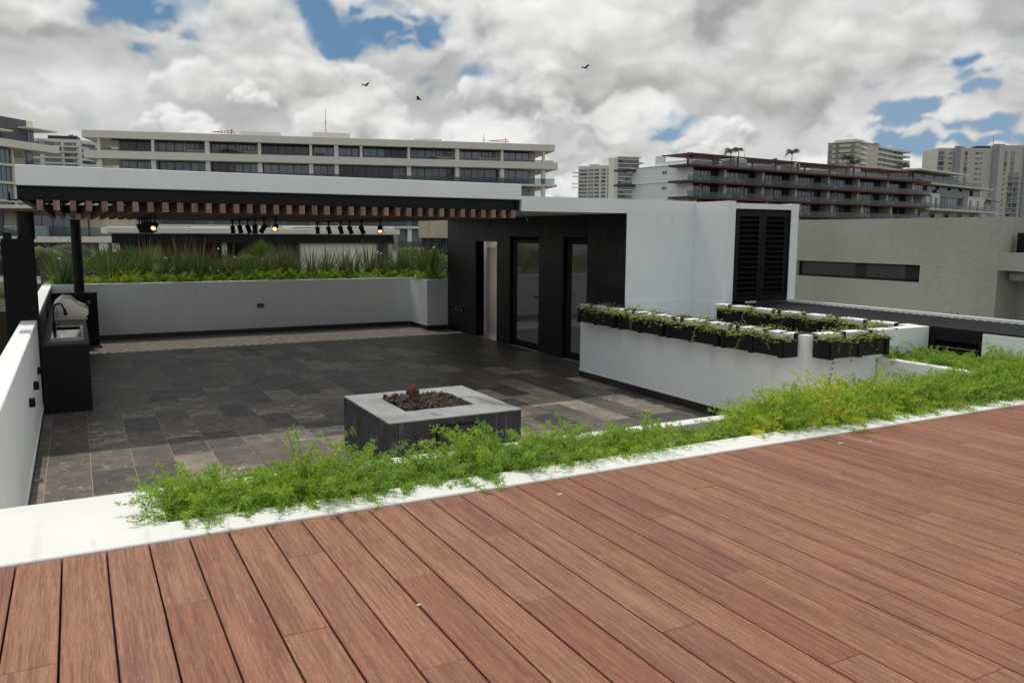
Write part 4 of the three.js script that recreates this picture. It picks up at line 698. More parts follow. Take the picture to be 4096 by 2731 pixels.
{
  const tree = (name, label, cat, [x, y, z], h, crown, group) => { const t = thing(name, label, cat, [x, y, z], 0, group); obj('trunk', tube([[0, 0, 0], [0.06 * h * 0.1, h * 0.5, 0.02], [0, h, 0]], Math.max(0.05, h * 0.018), 8, 12), M.trunk, t); const c = obj('crown', crown, M.tree, t); c.position.y = h; return t; };
  const gp = [0.07, 0.12, 0.028];
  tree('palm_tree', 'feather palm with drooping fronds behind the left black column', 'palm', [-0.95, GY, -33.0], 9.1, palmGeo(701, 16, 2.0, 1.2, gp));
  tree('palm_tree', 'low feather palm at the far left edge beyond the parapet', 'palm', [-2.6, GY, -30], 8.0, palmGeo(702, 15, 1.9, 1.2, gp));
  tree('palm_tree', 'feather palm seen between the rafters and the neighbour roof', 'palm', [11.3, GY, -55], 11.0, palmGeo(703, 16, 2.2, 1.1, gp));
  tree('green_tree', 'light green flat topped tree beside the dark stone wall', 'tree', [20.3, GY, -52.5], 8.2, shrubGeo(711, 5200, 2.7, 1.0, 2.0, 0.11, [[0.16, 0.27, 0.03], [0.10, 0.19, 0.025]]));
  const fan = (seed) => { const r = rng(seed), g = new Leaves(); for (let f = 0; f < 18; f++) { const a = r() * 6.28, e = 0.2 + r() * 1.2, c = V(Math.cos(a) * Math.cos(e), Math.sin(e), Math.sin(a) * Math.cos(e)), m = c.clone().multiplyScalar(0.55 + r() * 0.2), s = V(-c.z, 0, c.x).normalize(), u = s.clone().cross(c); for (let i = -7; i <= 7; i++) { const an = i * 0.16, d = c.clone().multiplyScalar(Math.cos(an)).addScaledVector(s, Math.sin(an)), tip = m.clone().addScaledVector(d, 0.5), w = u.clone().cross(d).normalize().multiplyScalar(0.022), md = m.clone().addScaledVector(d, 0.25), k = [0.07 + r() * 0.05, 0.13 + r() * 0.06, 0.03]; g.tri(arr(m), arr(md.clone().add(w)), arr(tip), k); g.tri(arr(m), arr(tip), arr(md.clone().sub(w)), k); } } return g.geo(); };
  for (const [x, y, z, s, l] of [[0.78, 0.62, -26.2, 1.25, 'fan palm shrub behind the back planter beside the black column'], [1.75, 0.75, -26.4, 1.2, 'fan palm shrub behind the back planter left of the slatted screen'], [5.15, 0.75, -27.2, 1.35, 'fan palm shrub under the neighbour roof behind the middle of the back planter']]) { const o = obj('fan_palm', fan(Math.round(x * 50)), M.tree); o.position.set(x, y, z); o.scale.setScalar(s); tag(o, l, 'palm'); }
  const hp = [[0.12, 0.21, 0.03], [0.085, 0.155, 0.025]];
  for (let i = 0; i < 7; i++) { const o = obj('hedge_shrub', shrubGeo(730 + i, 1500, 0.75, 0.42, 0.55, 0.035, hp), M.tree); o.position.set(0.4 + i * 1.25, 0.75, -24.0 - (i % 2) * 0.4); tag(o, 'bright green clipped hedge shrub behind the back planter', 'shrub', 'hedge behind the back planter'); }
  struct('neighbour_garden_bed', bx(-3, 12, GY, 0.42, -27.5, -23.0), M.soil);
  for (let i = 0; i < 5; i++) { const o = obj('leafy_shrub', shrubGeo(750 + i, 420, 0.30, 0.16, 0.28, 0.034, [[0.12, 0.20, 0.025], [0.16, 0.23, 0.03]]), M.tree); o.position.set(11.75, 0.98, -7.75 + i * 0.5); tag(o, 'bright green leafy shrub at the foot of the grey house behind the white roof edge', 'shrub', 'shrubs at the grey house'); }
}
// ------------------------------------------------------------ far buildings; local x runs along the front, z = 0 is its outer face, y counts from the street
const B = (y) => y - GY, wr = rng(303);
function building(name, label, [x, z], theta, cat = 'building') { return thing(name, label, cat, [x, GY, z], Math.PI / 2 - rad(theta)); }
function glazing(parent, u0, u1, y0, y1, z, n, bias = 0, name = 'window') {   // one framed window with n panes
  const t = 0.055, fr = [bx(u0, u1, B(y0), B(y0) + t, z - 0.05, z + 0.05), bx(u0, u1, B(y1) - t, B(y1), z - 0.05, z + 0.05)], w = (u1 - u0) / n;
  for (let i = 0; i <= n; i++) { const c = u0 + i * w, a = Math.max(u0, c - t * (i % 2 ? 0.6 : 1.1)), b = Math.min(u1, c + t * (i % 2 ? 0.6 : 1.1)); fr.push(bx(a, b, B(y0) + t, B(y1) - t, z - 0.049, z + 0.049)); }
  const f = obj(name, fr, M.winFrame, parent); let k = Math.floor(wr() * 4);
  for (let i = 0; i < n; i++) { if (wr() < 0.35) k = [0, 1, 2, 3, 1, 0][Math.floor(wr() * 6 + bias) % 6]; obj('pane', bx(u0 + i * w + t * 0.5, u0 + (i + 1) * w - t * 0.5, B(y0) + t * 0.5, B(y1) - t * 0.5, z - 0.012, z + 0.012), M.win[k], f); }
  return f;
}
const slab = (p, name, u0, u1, y0, y1, z0, z1, m) => obj(name, cbx(u0, u1, B(y0), B(y1), z0, z1, 0.03), m, p);
function railing(p, u0, u1, y, h, z) { const r = obj('glass_railing', bx(u0, u1, B(y) + 0.01, B(y + h), z - 0.01, z + 0.01), M.rail, p); obj('handrail', bx(u0, u1, B(y + h) + 0.001, B(y + h) + 0.05, z - 0.02, z + 0.02), M.winFrame, r); return r; }
// long white apartment block behind the pergola
{
  const c = building('apartment_block', 'long white apartment block with deep horizontal bands rising behind the pergola', [36.07, -132.99], 105.2);
  slab(c, 'roof', -35.35, 39.45, 16.62, 17.76, -15, 0, M.farWhite);
  slab(c, 'balcony_band', -35.2, 40.0, 13.55, 14.73, -15, 0.1, M.farWhite); slab(c, 'balcony_band', -34.6, 39.9, 10.6, 10.98, -15, 0, M.farWhite);
  for (const y of [7.2, 3.6, 0.0, -3.8]) slab(c, 'balcony_band', -34.6, 39.6, y - 0.4, y, -15, 0, M.farWhite);
  obj('core', bx(-31, 36.6, 0, B(16.6), -14.9, -2.6), M.cream, c);
  const cols = [-33.1, -25.4, -17.4, -9.5, -1.55, 2.5, 6.5, 14.3, 22.45, 30.2, 37.55], floors = [[14.74, 16.6, 13.95], [10.99, 13.53, 10.99], [7.21, 10.58, 7.21], [3.61, 6.78, 3.61], [0.01, 3.18, 0.01], [-3.79, -0.42, -3.79]];
  floors.forEach(([y0, y1, yf], fi) => {
    cols.forEach((u, i) => { if (fi && i === 6) return; const wide = [2, 5, 8].includes(i) || fi ? 0.34 : 0.2; obj('column', bx(u - wide, u + wide, B(y0), B(y1), -0.9, -0.25), M.farWhite, c); });
    for (let i = 0; i < cols.length - 1; i++) {
      if (fi && i === 6) continue; let a = cols[i] + 0.4, b = (fi && i === 5 ? cols[7] : cols[i + 1]) - 0.4; const y = y1 - 0.12;
      if (i === 0) a += 2.2; if (i === cols.length - 2) b -= 1.8;
      const part = fi === 0 && [1, 2, 7, 8].includes(i);
      if (part) { const m = a + (b - a) * 0.52; glazing(c, a, m, Math.max(yf, y0 - 0.6), y, -2.2, 3); obj('pier_wall', bx(m + 0.02, b, B(y0), B(y1), -2.55, -2.3), M.cream, c); glazing(c, m + 0.5, b - 0.4, y0 + 0.75, y, -2.2, 4); }
      else glazing(c, a, b, yf + 0.02, y, -2.2, Math.max(3, Math.round((b - a) / 1.15)), fi > 1 ? 3 : 0);
    }
    if (fi) railing(c, -34, 39.5, y0, fi === 1 ? 0.9 : 1.0, -0.12); else railing(c, -34.5, 39.3, y0, 0.25, -0.3);
    if (!fi) obj('awning_slats', bx(-31.5, 35.8, B(y1) - 0.16, B(y1) - 0.03, -2.1, -0.95), M.winFrame, c);
  });
  for (const [a, b, y] of [[-12.55, -6.35, 18.57], [-1.25, 4.8, 18.80], [15.5, 20.15, 18.30]]) obj('roof_box', bx(a, b, B(17.765), B(y), -6, -2.5), M.farWhite, c);
  const planter = obj('balcony_plants', shrubGeo(811, 700, 1.9, 0.42, 0.3, 0.14, [[0.08, 0.14, 0.03], [0.11, 0.16, 0.05]]), M.tree, c); planter.position.set(-14.3, B(15.05), -0.9);
  for (const [u, y, n] of [[-0.2, 15.0, 822], [18.4, 14.95, 823]]) { const q = obj('balcony_plants', shrubGeo(n, 240, 0.9, 0.3, 0.3, 0.12, [[0.06, 0.10, 0.03]]), M.tree, c); q.position.set(u, B(y), -0.9); }
  const on = (u, y, z) => V(u, y, z).applyAxisAngle(V(0, 1, 0), Math.PI / 2 - rad(105.2)).add(V(36.07, 0, -132.99));
  const mast = (name, label, u, y, h) => { const p = on(u, y, -4), m = thing(name, label, 'antenna', [p.x, y, p.z]); obj('pole', cyl(0.04, 0.07, h, 0, h / 2, 0, 8), M.mast, m); obj('stay_wire', [tube([[0, h * 0.62, 0], [1.2, 0, 0.6]], 0.012, 4, 2), tube([[0, h * 0.62, 0], [-1.2, 0, 0.6]], 0.012, 4, 2), tube([[0, h * 0.62, 0], [0, 0, -1.3]], 0.012, 4, 2)], M.mast, m); obj('tip', cyl(0.015, 0.03, 0.5, 0, h + 0.25, 0, 6), M.mast, m); };
  mast('antenna_mast', 'tall thin antenna mast on the middle roof box of the white block', 0.95, 18.80, 3.6); mast('antenna_mast', 'short antenna mast at the right end of the white block roof', 27.75, 17.77, 1.6);
  const boom = (label, u, y, flip) => {
    const p = on(u, y, -1.6), k = thing('red_roof_crane', label, 'crane', [p.x, y, p.z], Math.PI / 2 - rad(105.2)), f = flip ? -1 : 1, L = 3.5;
    const bar = (a, b) => tube([a, b], 0.045, 5, 1);
    obj('boom', [bar([-L * f * 0.6, 0.42, 0], [L * f * 0.4, 0.34, 0]), bar([-L * f * 0.6, 0.42, 0], [L * f * 0.26, 0.78, 0])], M.redSteel, k); obj('lattice', [0, 1, 2, 3, 4].map((i) => bar([(-0.35 + i * 0.14) * L * f, 0.41, 0], [(-0.28 + i * 0.14) * L * f, 0.52 + i * 0.06, 0])), M.redSteel, k);
    obj('mast', [bar([L * f * 0.26, 0, 0], [L * f * 0.26, 1.02, 0]), bar([L * f * 0.26, 0.95, 0], [L * f * 0.4, 0.34, 0])], M.redSteel, k); obj('base', bx(L * f * 0.26 - 0.25, L * f * 0.26 + 0.25, 0, 0.06, -0.25, 0.25), M.redSteel, k);
  };
  boom('red lattice roof crane near the left end of the white block roof', -14.7, 17.762, false); boom('red lattice roof crane near the right end of the white block roof', 30.2, 17.762, false);
}
// terrace house below the block at the far left
{
  const c = building('podium_house', 'white terraced house with glass railing and dark windows at far left', [3.2, -112], 105.2, 'house');
  slab(c, 'terrace_slab', -34, 3.4, 1.05, 1.75, -8, 0, M.farWhite); slab(c, 'lower_slab', -34, -4.5, -3.9, -3.1, -8, 0.4, M.farWhite); slab(c, 'roof', -34, -1.5, 5.1, 5.5, -8, -1.2, M.farWhite);
  obj('back_wall', bx(-34, 3, 0, B(5.09), -8, -3.6), M.beige, c); obj('side_wall', bx(1.2, 3.2, 0, B(1.04), -6, -0.4), M.farWhite, c); obj('side_post', bx(-0.6, 0.4, 0, B(1.04), -3.5, -0.3), M.farWhite, c);
  obj('low_wall', bx(-4.4, 0.6, 0, B(-3.3), -0.3, 0.5), M.farWhite, c);
  for (let i = 0; i < 6; i++) glazing(c, -33 + i * 5.4, -28.2 + i * 5.4, -2.9, 0.95, -2.4, 5, 3);
  for (let i = 0; i < 4; i++) glazing(c, -33 + i * 8, -28 + i * 8, 1.9, 4.4, -3.5, 4, 3);
  obj('timber_beam', bx(-17.5, -1.6, B(4.75), B(5.08), -3.4, -1.3), M.timberDark, c); for (const u of [-17, -9.5, -2]) obj('timber_post', bx(u, u + 0.22, B(1.76), B(4.74), -1.6, -1.4), M.timberDark, c);
  obj('green_wall', bx(-22, -17.6, B(1.76), B(5.0), -2.4, -2.0), mat(0.03, 0.075, 0.018, { map: tex(128, 128, 1, 1, (u, v) => grey(0.3 + fb(u, v, 14, 14, 3, 831))), roughness: 1 }), c);
  for (let i = 0; i < 7; i++) obj('step', bx(-11.5 + i * 0.55, -6.8, B(1.76) + (6 - i) * 0.17, B(1.76) + (7 - i) * 0.17, -2.8, -1.8), M.farWhite, c);
  railing(c, -33.8, 3.2, 1.76, 1.05, -0.15);
}
// neighbour terrace house directly behind the back planter
{
  const c = thing('neighbour_terrace_house', 'neighbour terrace house with white roof edge and black band behind the back planter', 'house', [0, GY, -36]);
  slab(c, 'roof', 1.2, 13.16, 2.29, 2.56, -9, 0, M.farWhite); obj('roof_edge_right', bx(13.17, 13.4, B(2.31), B(2.55), -9, -0.02), M.farWhite, c);
  for (let i = 0; i < 6; i++) obj('black_band', bx(1.34 + i * 1.965, 1.34 + i * 1.965 + 1.96, B(1.91), B(2.285), -0.45, -0.12), M.black, c);
  obj('band_return', bx(13.14, 13.36, B(1.62), B(2.285), -3, -0.13), M.doorGlass, c);
  obj('wall_left', bx(1.4, 2.85, 0, B(1.905), -3.0, -2.6), M.interior, c); obj('white_pier', bx(1.35, 1.62, 0, B(1.905), -0.6, -0.3), M.farWhite, c); obj('column', bx(5.56, 5.74, 0, B(1.905), -0.7, -0.4), M.farWhite, c);
  for (let i = 0; i < 34; i++) obj('screen_slat', bx(2.88 + i * 0.077, 2.88 + i * 0.077 + 0.042, B(0.3), B(1.9), -1.0, -0.95), M.timberDark, c);
  for (const y of [0.9, 1.35, 1.7]) obj('screen_rail', bx(2.86, 5.52, B(y), B(y) + 0.05, -1.06, -1.001), M.dark, c);
  obj('back_wall', bx(2.86, 8.8, 0, B(1.905), -5, -4.6), mat(0.09, 0.072, 0.06), c); obj('brown_panel', bx(6.9, 8.84, 0, B(1.905), -0.8, -0.6), mat(0.10, 0.078, 0.066), c);
  obj('white_wall', bx(8.85, 13.15, 0, B(1.905), -4, -0.3), M.farWhite, c); glazing(c, 12.37, 12.88, 0.6, 1.9, -0.25, 1, 3);
  obj('white_return', bx(13.16, 13.38, 0, B(1.615), -4, -0.32), M.farWhite, c);
  for (let i = 0; i < 5; i++) obj('solar_panel', bx(8.6 + i * 0.93, 8.6 + i * 0.93 + 0.9, B(2.60), B(2.66), -2.6, -0.3).rotateX(0), mat(0.7, 0.72, 0.75, { roughness: 0.3 }), c);
  obj('panel_stand', bx(8.6, 13.2, B(2.5605), B(2.599), -2.2, -0.8), M.mast, c); obj('roof_duct', bx(4.5, 7.2, B(2.5605), B(2.60), -1.6, -0.5), M.farWhite, c);
}
{
  const c = building('beige_house', 'beige plastered house wall above dark windows left of the dark stone wall', [29.3, -70.3], 118, 'house');
  obj('wall', cbx(-1.25, 4, B(1.97), B(3.95), -5, 0, 0.03), M.beige, c); obj('lower_wall', bx(-1.0, 4, 0, B(1.965), -5, -0.5), M.interior, c); glazing(c, -0.95, 3.6, -1.5, 1.9, -0.3, 8, 0);
}
// building with brown balconies on the right
{
  const th = 84.2, c = building('brown_balcony_block', 'white apartment block with dark brown balcony bands and rooftop pergolas on the right', [104.34, -123.12], th), brown = mat(0.085, 0.032, 0.026, { roughness: 0.6 }), maroon = mat(0.045, 0.015, 0.016, { roughness: 0.6 });
  for (const y of [15.75, 12.75, 9.72, 6.7, 3.7]) { slab(c, 'balcony_band', -2.4, 81.6, y - 0.42, y, -3, 2.2, brown); slab(c, 'rear_band', -3.2, 0, y - 0.42, y, -18, -14.5, brown); }
  obj('core', bx(1.0, 78, 0, B(15.3), -16, -2.4), M.farWhite, c);
  // end wall: four thick storeys with shadow lines
  for (const [a, b] of [[GY, 9.25], [9.3, 12.68], [12.78, 15.9]]) obj('end_wall', bx(-0.2, 0.98, B(a) + (a === GY ? 0 : 0.02), B(b), -15.6, 0.3), M.white, c);
  for (const y of [12.73, 15.95, 9.28]) obj('end_ledge', bx(-0.42, 0.99, B(y) - 0.045, B(y) + 0.045, -15.8, 0.2), M.white, c);
  for (const y of [14.35, 11.33]) for (const z of [-6.6, -5.95]) { const w = obj('end_window', bx(-0.25, -0.201, B(y), B(y) + 0.55, z - 0.24, z + 0.24), M.winFrame, c); obj('pane', bx(-0.27, -0.251, B(y) + 0.05, B(y) + 0.5, z - 0.2, z + 0.2), M.win[0], w); }
  const cols = [0.6, 10.1, 21.5, 32.3, 43.6, 54.8, 66.4, 77.2];
  [[12.76, 15.3], [9.73, 12.3], [6.71, 9.27], [3.71, 6.25]].forEach(([y0, y1], fi) => {
    cols.forEach((u, i) => { obj('column', bx(u - 0.35, u + 0.35, B(y0), B(y1), -1.9, 0.2 + (fi > 1 ? 1.2 : 0)), fi > 1 ? M.beige : M.farWhite, c); });
    for (let i = 0; i < 7; i++) {
      const a = cols[i] + 0.4, b = cols[i + 1] - 0.4, w = b - a; obj('maroon_panel', bx(i % 2 ? a : b - 1.7, i % 2 ? a + 1.7 : b, B(y0), B(y1), -1.7, -1.3), maroon, c);
      const s = i % 2 ? a + 1.75 : a, e = i % 2 ? b : b - 1.75, m = fi === 0 ? e : s + w * 0.42;
      glazing(c, s, m, y0 + 0.02, y1 - 0.1, -1.6, fi === 0 ? 7 : 4, 0); if (fi && e - m > 1.2) { obj('pier_wall', bx(m, m + w * 0.12, B(y0), B(y1), -2.2, -1.72), M.farWhite, c); glazing(c, m + w * 0.12, e, y0 + 0.02, y1 - 0.1, -1.6, 3, 3); }
      if (wr() < 0.8) obj('balcony_chair', [bx(s + 1, s + 1.7, B(y0), B(y0) + 0.4, 0.2, 0.9), bx(s + 1, s + 1.7, B(y0) + 0.41, B(y0) + 0.8, 0.2, 0.3)], M.farWhite, c);
      obj('divider', bx(cols[i + 1] - 0.9, cols[i + 1] + 0.36, B(y0), B(y0) + 0.75, 0.4, 1.9), M.farWhite, c);
    }
    railing(c, -2.3, 81.4, y0 + 0.01, 0.92, 2.0);
  });
  // roof terrace: pergolas, walls, glass
  obj('roof_room', bx(4, 76, B(15.76), B(17.2), -10, -5), M.farWhite, c);
  const pc = [-0.9, 6.05, 13.15, 17.6, 24.8, 32, 34.4, 43.15, 52, 56.7, 65.7, 74.6];
  pc.forEach((u) => obj('pergola_post', bx(u - 0.14, u + 0.14, B(15.76), B(17.7), 0.4, 0.68), brown, c));
  obj('pergola_frame', [bx(-1, 74.8, B(17.7), B(17.98), 0.38, 0.7), bx(-1, 74.8, B(17.7), B(17.95), -6.2, -5.9)], brown, c);
  for (let i = 0; i < 95; i++) { const u = -0.8 + i * 0.795; if (u > 13.4 && u < 17.4 || u > 32.2 && u < 34.2 || u > 52.2 && u < 56.5) continue; obj('pergola_slat', bx(u, u + 0.3, B(17.72), B(17.92), -5.89, 0.37), brown, c); }
  for (const [a, b] of [[13.6, 17.2], [32.2, 34.2], [52.2, 56.4]]) obj('terrace_pavilion', bx(a, b, B(15.76), B(17.75), -4, -0.6), M.farWhite, c);
  for (const a of [6.5, 25, 43.6, 57, 66]) obj('terrace_wall', bx(a, a + 6.3, B(15.76), B(17.3), -4.9, -4.4), M.farWhite, c);
  obj('terrace_end_wall', [bx(-0.1, 0.2, B(15.96), B(17.95), -9, -6.5), bx(-0.1, 0.2, B(15.96), B(16.7), -6.49, -0.5)], M.white, c);
  railing(c, -0.6, 76, 15.76, 0.9, 1.4);
  const q = Math.PI / 2 - rad(th), on = (u, y, z) => V(u, y, z).applyAxisAngle(V(0, 1, 0), q).add(V(104.34, 0, -123.12));
  const crowns = [palmGeo(841, 15, 2.3, 1.35, [0.035, 0.06, 0.02], 0.24), palmGeo(842, 15, 2.35, 1.25, [0.03, 0.055, 0.018], 0.24)];
  [[13.0, 19.35, 'first rooftop palm from the left above the brown pergolas'], [15.3, 19.75, 'slim rooftop palm close beside the first one on the brown balcony block', 0.6], [32.2, 20.3, 'rooftop palm standing alone near the middle of the brown balcony block'], [51.8, 20.3, 'tallest rooftop palm in front of the curved cream tower'], [54.5, 19.35, 'small rooftop palm right of the tallest one'], [74.5, 19.8, 'rooftop palm at the right end of the brown balcony block']].forEach(([u, y, l, s = 1], i) => {
    const p = on(u, 15.76, -1.2), t = thing('rooftop_palm', l, 'palm', [p.x, 15.76, p.z]); obj('trunk', tube([[0, 0, 0], [0.05, (y - 15.76) * 0.5, 0], [0, y - 15.76, 0]], 0.09, 6, 8), M.trunk, t); const k = obj('crown', crowns[i % 2], M.tree, t); k.position.y = y - 15.76; k.scale.setScalar(s);
  });
  for (const [u, y, n] of [[9.8, 16.8, 851], [2.2, 17.6, 852], [27.6, 18.1, 853]]) { const p = on(u, 15.76, -2), o = thing('rooftop_shrub', ['leafy shrub under the left rooftop pergola of the brown block', 'leafy shrub at the left roof corner of the brown block', 'upright leafy shrub on the roof of the brown block beside the thin mast'][n - 851], 'shrub', [p.x, 15.76, p.z]); obj('planter', bx(-0.5, 0.5, 0, y - 16.1, -0.3, 0.3), M.farWhite, o); const g = obj('foliage', shrubGeo(n, 300, 0.8, 0.5, 0.5, 0.16, [[0.05, 0.08, 0.02]]), M.tree, o); g.position.y = y - 15.8; }
  const p = on(24, 17.2, -7), m = thing('antenna_mast', 'thin mast on the roof of the brown balcony block', 'antenna', [p.x, 17.2, p.z]); obj('pole', cyl(0.03, 0.06, 4.2, 0, 2.1, 0, 6), M.mast, m); obj('foot', cyl(0.2, 0.2, 0.05, 0, 0.025, 0, 8), M.mast, m);
}
// house with awnings at the end of the brown block
{
  const c = building('awning_house', 'cream house with flat roof and blue awnings beyond the brown balcony block', [186.72, -131.06], 77, 'house');
  slab(c, 'roof', -7, 23, 18.35, 18.75, -14, 1.2, M.farWhite); slab(c, 'upper_slab', -6, 42.4, 15.3, 15.75, -14, 1.0, M.cream); slab(c, 'lower_slab', -3, 46.8, 9.0, 9.5, -14, 1.2, M.cream); slab(c, 'base_slab', -3, 46.8, 5.4, 5.8, -14, 0.6, M.cream);
  obj('core', bx(-5, 43, 0, B(15.29), -13.8, -2.4), M.cream, c); obj('upper_core', bx(-4, 21, B(15.76), B(18.3), -13, -2.4), M.cream, c);
  for (let i = 0; i < 4; i++) glazing(c, -3.5 + i * 6.1, 2.2 + i * 6.1, 15.8, 18.2, -1.8, 5); for (let i = 0; i < 6; i++) glazing(c, -4 + i * 7.6, 1.2 + i * 7.6, 12.9, 15.2, -1.4, 4);
  for (const [a, b] of [[-2.4, 8.1], [26.8, 44]]) { obj('white_bay', bx(a, b, B(9.51), B(13.3), -2.3, 0.1), M.farWhite, c); for (let i = 0; i < 3; i++) glazing(c, a + 1.2 + i * (b - a) / 3.2, a + 2.4 + i * (b - a) / 3.2, 9.6, 12.2, 0.16, 1, 3); }
  glazing(c, 9, 26, 9.6, 12.5, -1.2, 9, 3); for (let i = 0; i < 5; i++) glazing(c, 0 + i * 9, 5 + i * 9, 5.9, 8.4, -1.2, 3, 3);
  const blue = mat(0.02, 0.035, 0.12); for (const [a, b] of [[-5.2, -0.8], [39.6, 46.6]]) obj('awning', bx(a, b, -0.04, 0.04, 0, 2.2).rotateX(0.35).translate(0, B(12.9), 0.1), blue, c); for (const [a, b] of [[1, 7.6], [29, 38]]) obj('awning_frame', [bx(a, b, B(13.0), B(13.08), 1.8, 1.9), bx(a, a + 0.1, B(13.0), B(13.08), 0.1, 1.8), bx(b - 0.1, b, B(13.0), B(13.08), 0.1, 1.8)], M.mast, c);
  railing(c, -2.5, 46.5, 9.51, 1.0, 1.1); railing(c, -5.5, 34, 15.76, 1.0, 0.8); obj('dark_panel', bx(8.3, 26.6, B(12.55), B(14.4), -1.0, -0.8), M.mast, c);
}
// curved cream tower
{
  const c = building('curved_cream_tower', 'cream apartment tower with curved balcony front behind the rooftop palms', [420.18, -341.27], 162, 'tower');
  obj('body', bx(-19, 0.5, 0, B(59), -30, 0), M.cream, c); slab(c, 'parapet', -19.4, 1, 59.02, 59.5, -31, 0.6, M.cream); obj('roof_room', bx(-16, -3, B(59.51), B(61.2), -18, -3), M.cream, c);
  for (let f = 0; f < 14; f++) { const y = 55.7 - f * 3.12; for (const [a, b] of [[-18.4, -16.3], [-14.1, -12], [-4.9, -2.4]]) glazing(c, a, b, y, y + 2.3, 0.06, 2, 0); obj('floor_line', bx(-19, 0.5, B(y) - 0.45, B(y) - 0.25, 0.001, 0.2), M.cream, c); }
  const w = building('curved_balcony_wing', 'receding balcony wing of the curved cream tower', [420.18, -341.27], 72, 'tower');
  obj('core', bx(1, 84, 0, B(58.2), -19, -2.5), M.cream, w);
  const arc = (y0, y1, z1) => { const s = new THREE.Shape(); const pts = []; for (let i = 0; i <= 24; i++) { const u = i / 24 * 85; pts.push([u, z1 - 3.2 * Math.sin(i / 24 * Math.PI)]); } s.moveTo(0, -16); pts.forEach(([u, z]) => s.lineTo(u, z)); s.lineTo(85, -16); return uvm(new THREE.ExtrudeGeometry(s, { depth: y1 - y0, bevelEnabled: false }).rotateX(Math.PI / 2).scale(1, 1, 1).translate(0, B(y1), 0)); };
  for (let f = 0; f < 14; f++) { const y = 55.5 - f * 3.12; obj('balcony_slab', arc(y - 0.35, y, 2), M.cream, w); obj('balcony_front', arc(y + 0.001, y + 0.9, 1.9), phys(0.45, 0.52, 0.50, { roughness: 0.1, ior: 1.5 }), w); for (let i = 0; i < 9; i++) glazing(w, 3 + i * 9, 8 + i * 9, y + 0.9, y + 2.5, -2.3, 2, 3); }
  obj('roof', arc(58.25, 58.7, 2.3), M.cream, w); obj('roof_rail', arc(58.71, 59.7, 2.0), phys(0.5, 0.6, 0.58, { roughness: 0.1 }), w); obj('roof_cabin', bx(36, 44, B(59.71), B(61.5), -9, -4), M.timberDark, w);
}
// tall tower at the right edge
{
  const c = building('tall_cream_tower', 'tall cream apartment tower with ribbed grey pilasters at the right edge', [482.24, -307.42], 120, 'tower'), wall3 = mat(0.52, 0.515, 0.47, { map: plasterMap, roughness: 0.85 }), ribbed = mat(0.36, 0.37, 0.40, { map: tex(64, 256, 2, 2, (u, v) => grey(0.6 + 0.4 * (Math.sin(v * 6.283 * 4) > 0 ? 1 : 0)), true) });
  obj('body_left', bx(-22.6, 9, 0, B(55.6), -20, 0), wall3, c); obj('body_right', bx(9.01, 36, 0, B(57.3), -20, 0), wall3, c);
  for (const [a, b, y, r] of [[-13.2, -9.8, 56.7, 1], [-9.79, -7.5, 56.6, 0], [9.6, 12.9, 57.9, 1], [12.91, 16, 57.9, 0], [28.3, 31.5, 57.6, 1]]) obj(r ? 'ribbed_pilaster' : 'pilaster', bx(a, b, 0, B(y), 0.001, 1.4), r ? ribbed : wall3, c);
  for (let f = 0; f < 15; f++) { const y = 52.1 - f * 3.08; for (const [a, b] of [[-16.1, -14.1], [-0.4, 1.8], [2.7, 3.6]]) glazing(c, a, b, y, y + 0.95, 0.06, 2, 0); glazing(c, -22.4, -19, y - 0.6, y + 1.6, 0.06, 2, 1); obj('corner_balcony', bx(-23.4, -18.6, B(y) - 1.4, B(y) - 0.9, 0.2, 1.4), wall3, c); glazing(c, -7.3, -5.1, y - 0.9, y + 1.5, 0.06, 1, 1); if (f < 4) { glazing(c, 16.4, 18.4, y - 1, y + 1.6, 0.06, 1, 0); glazing(c, 20.8, 22.8, y - 1, y + 1.6, 0.06, 1, 1); } else { glazing(c, 16.4, 17.8, y, y + 0.95, 0.06, 2, 0); glazing(c, 20.2, 22.9, y - 0.9, y + 1.5, 0.06, 2, 0); glazing(c, 23.6, 26.3, y - 0.9, y + 1.5, 0.06, 2, 1); obj('balcony_slab', bx(19.6, 26.8, B(y) - 1.25, B(y) - 0.95, 0.2, 1.5), wall3, c); } }
  obj('roof_pergola', bx(0, 8.5, B(55.61), B(56.9), -6, -0.6), M.winFrame, c); obj('mast', cyl(0.12, 0.16, 5, 11.7, B(60.4), -4, 6), M.mast, c);
}
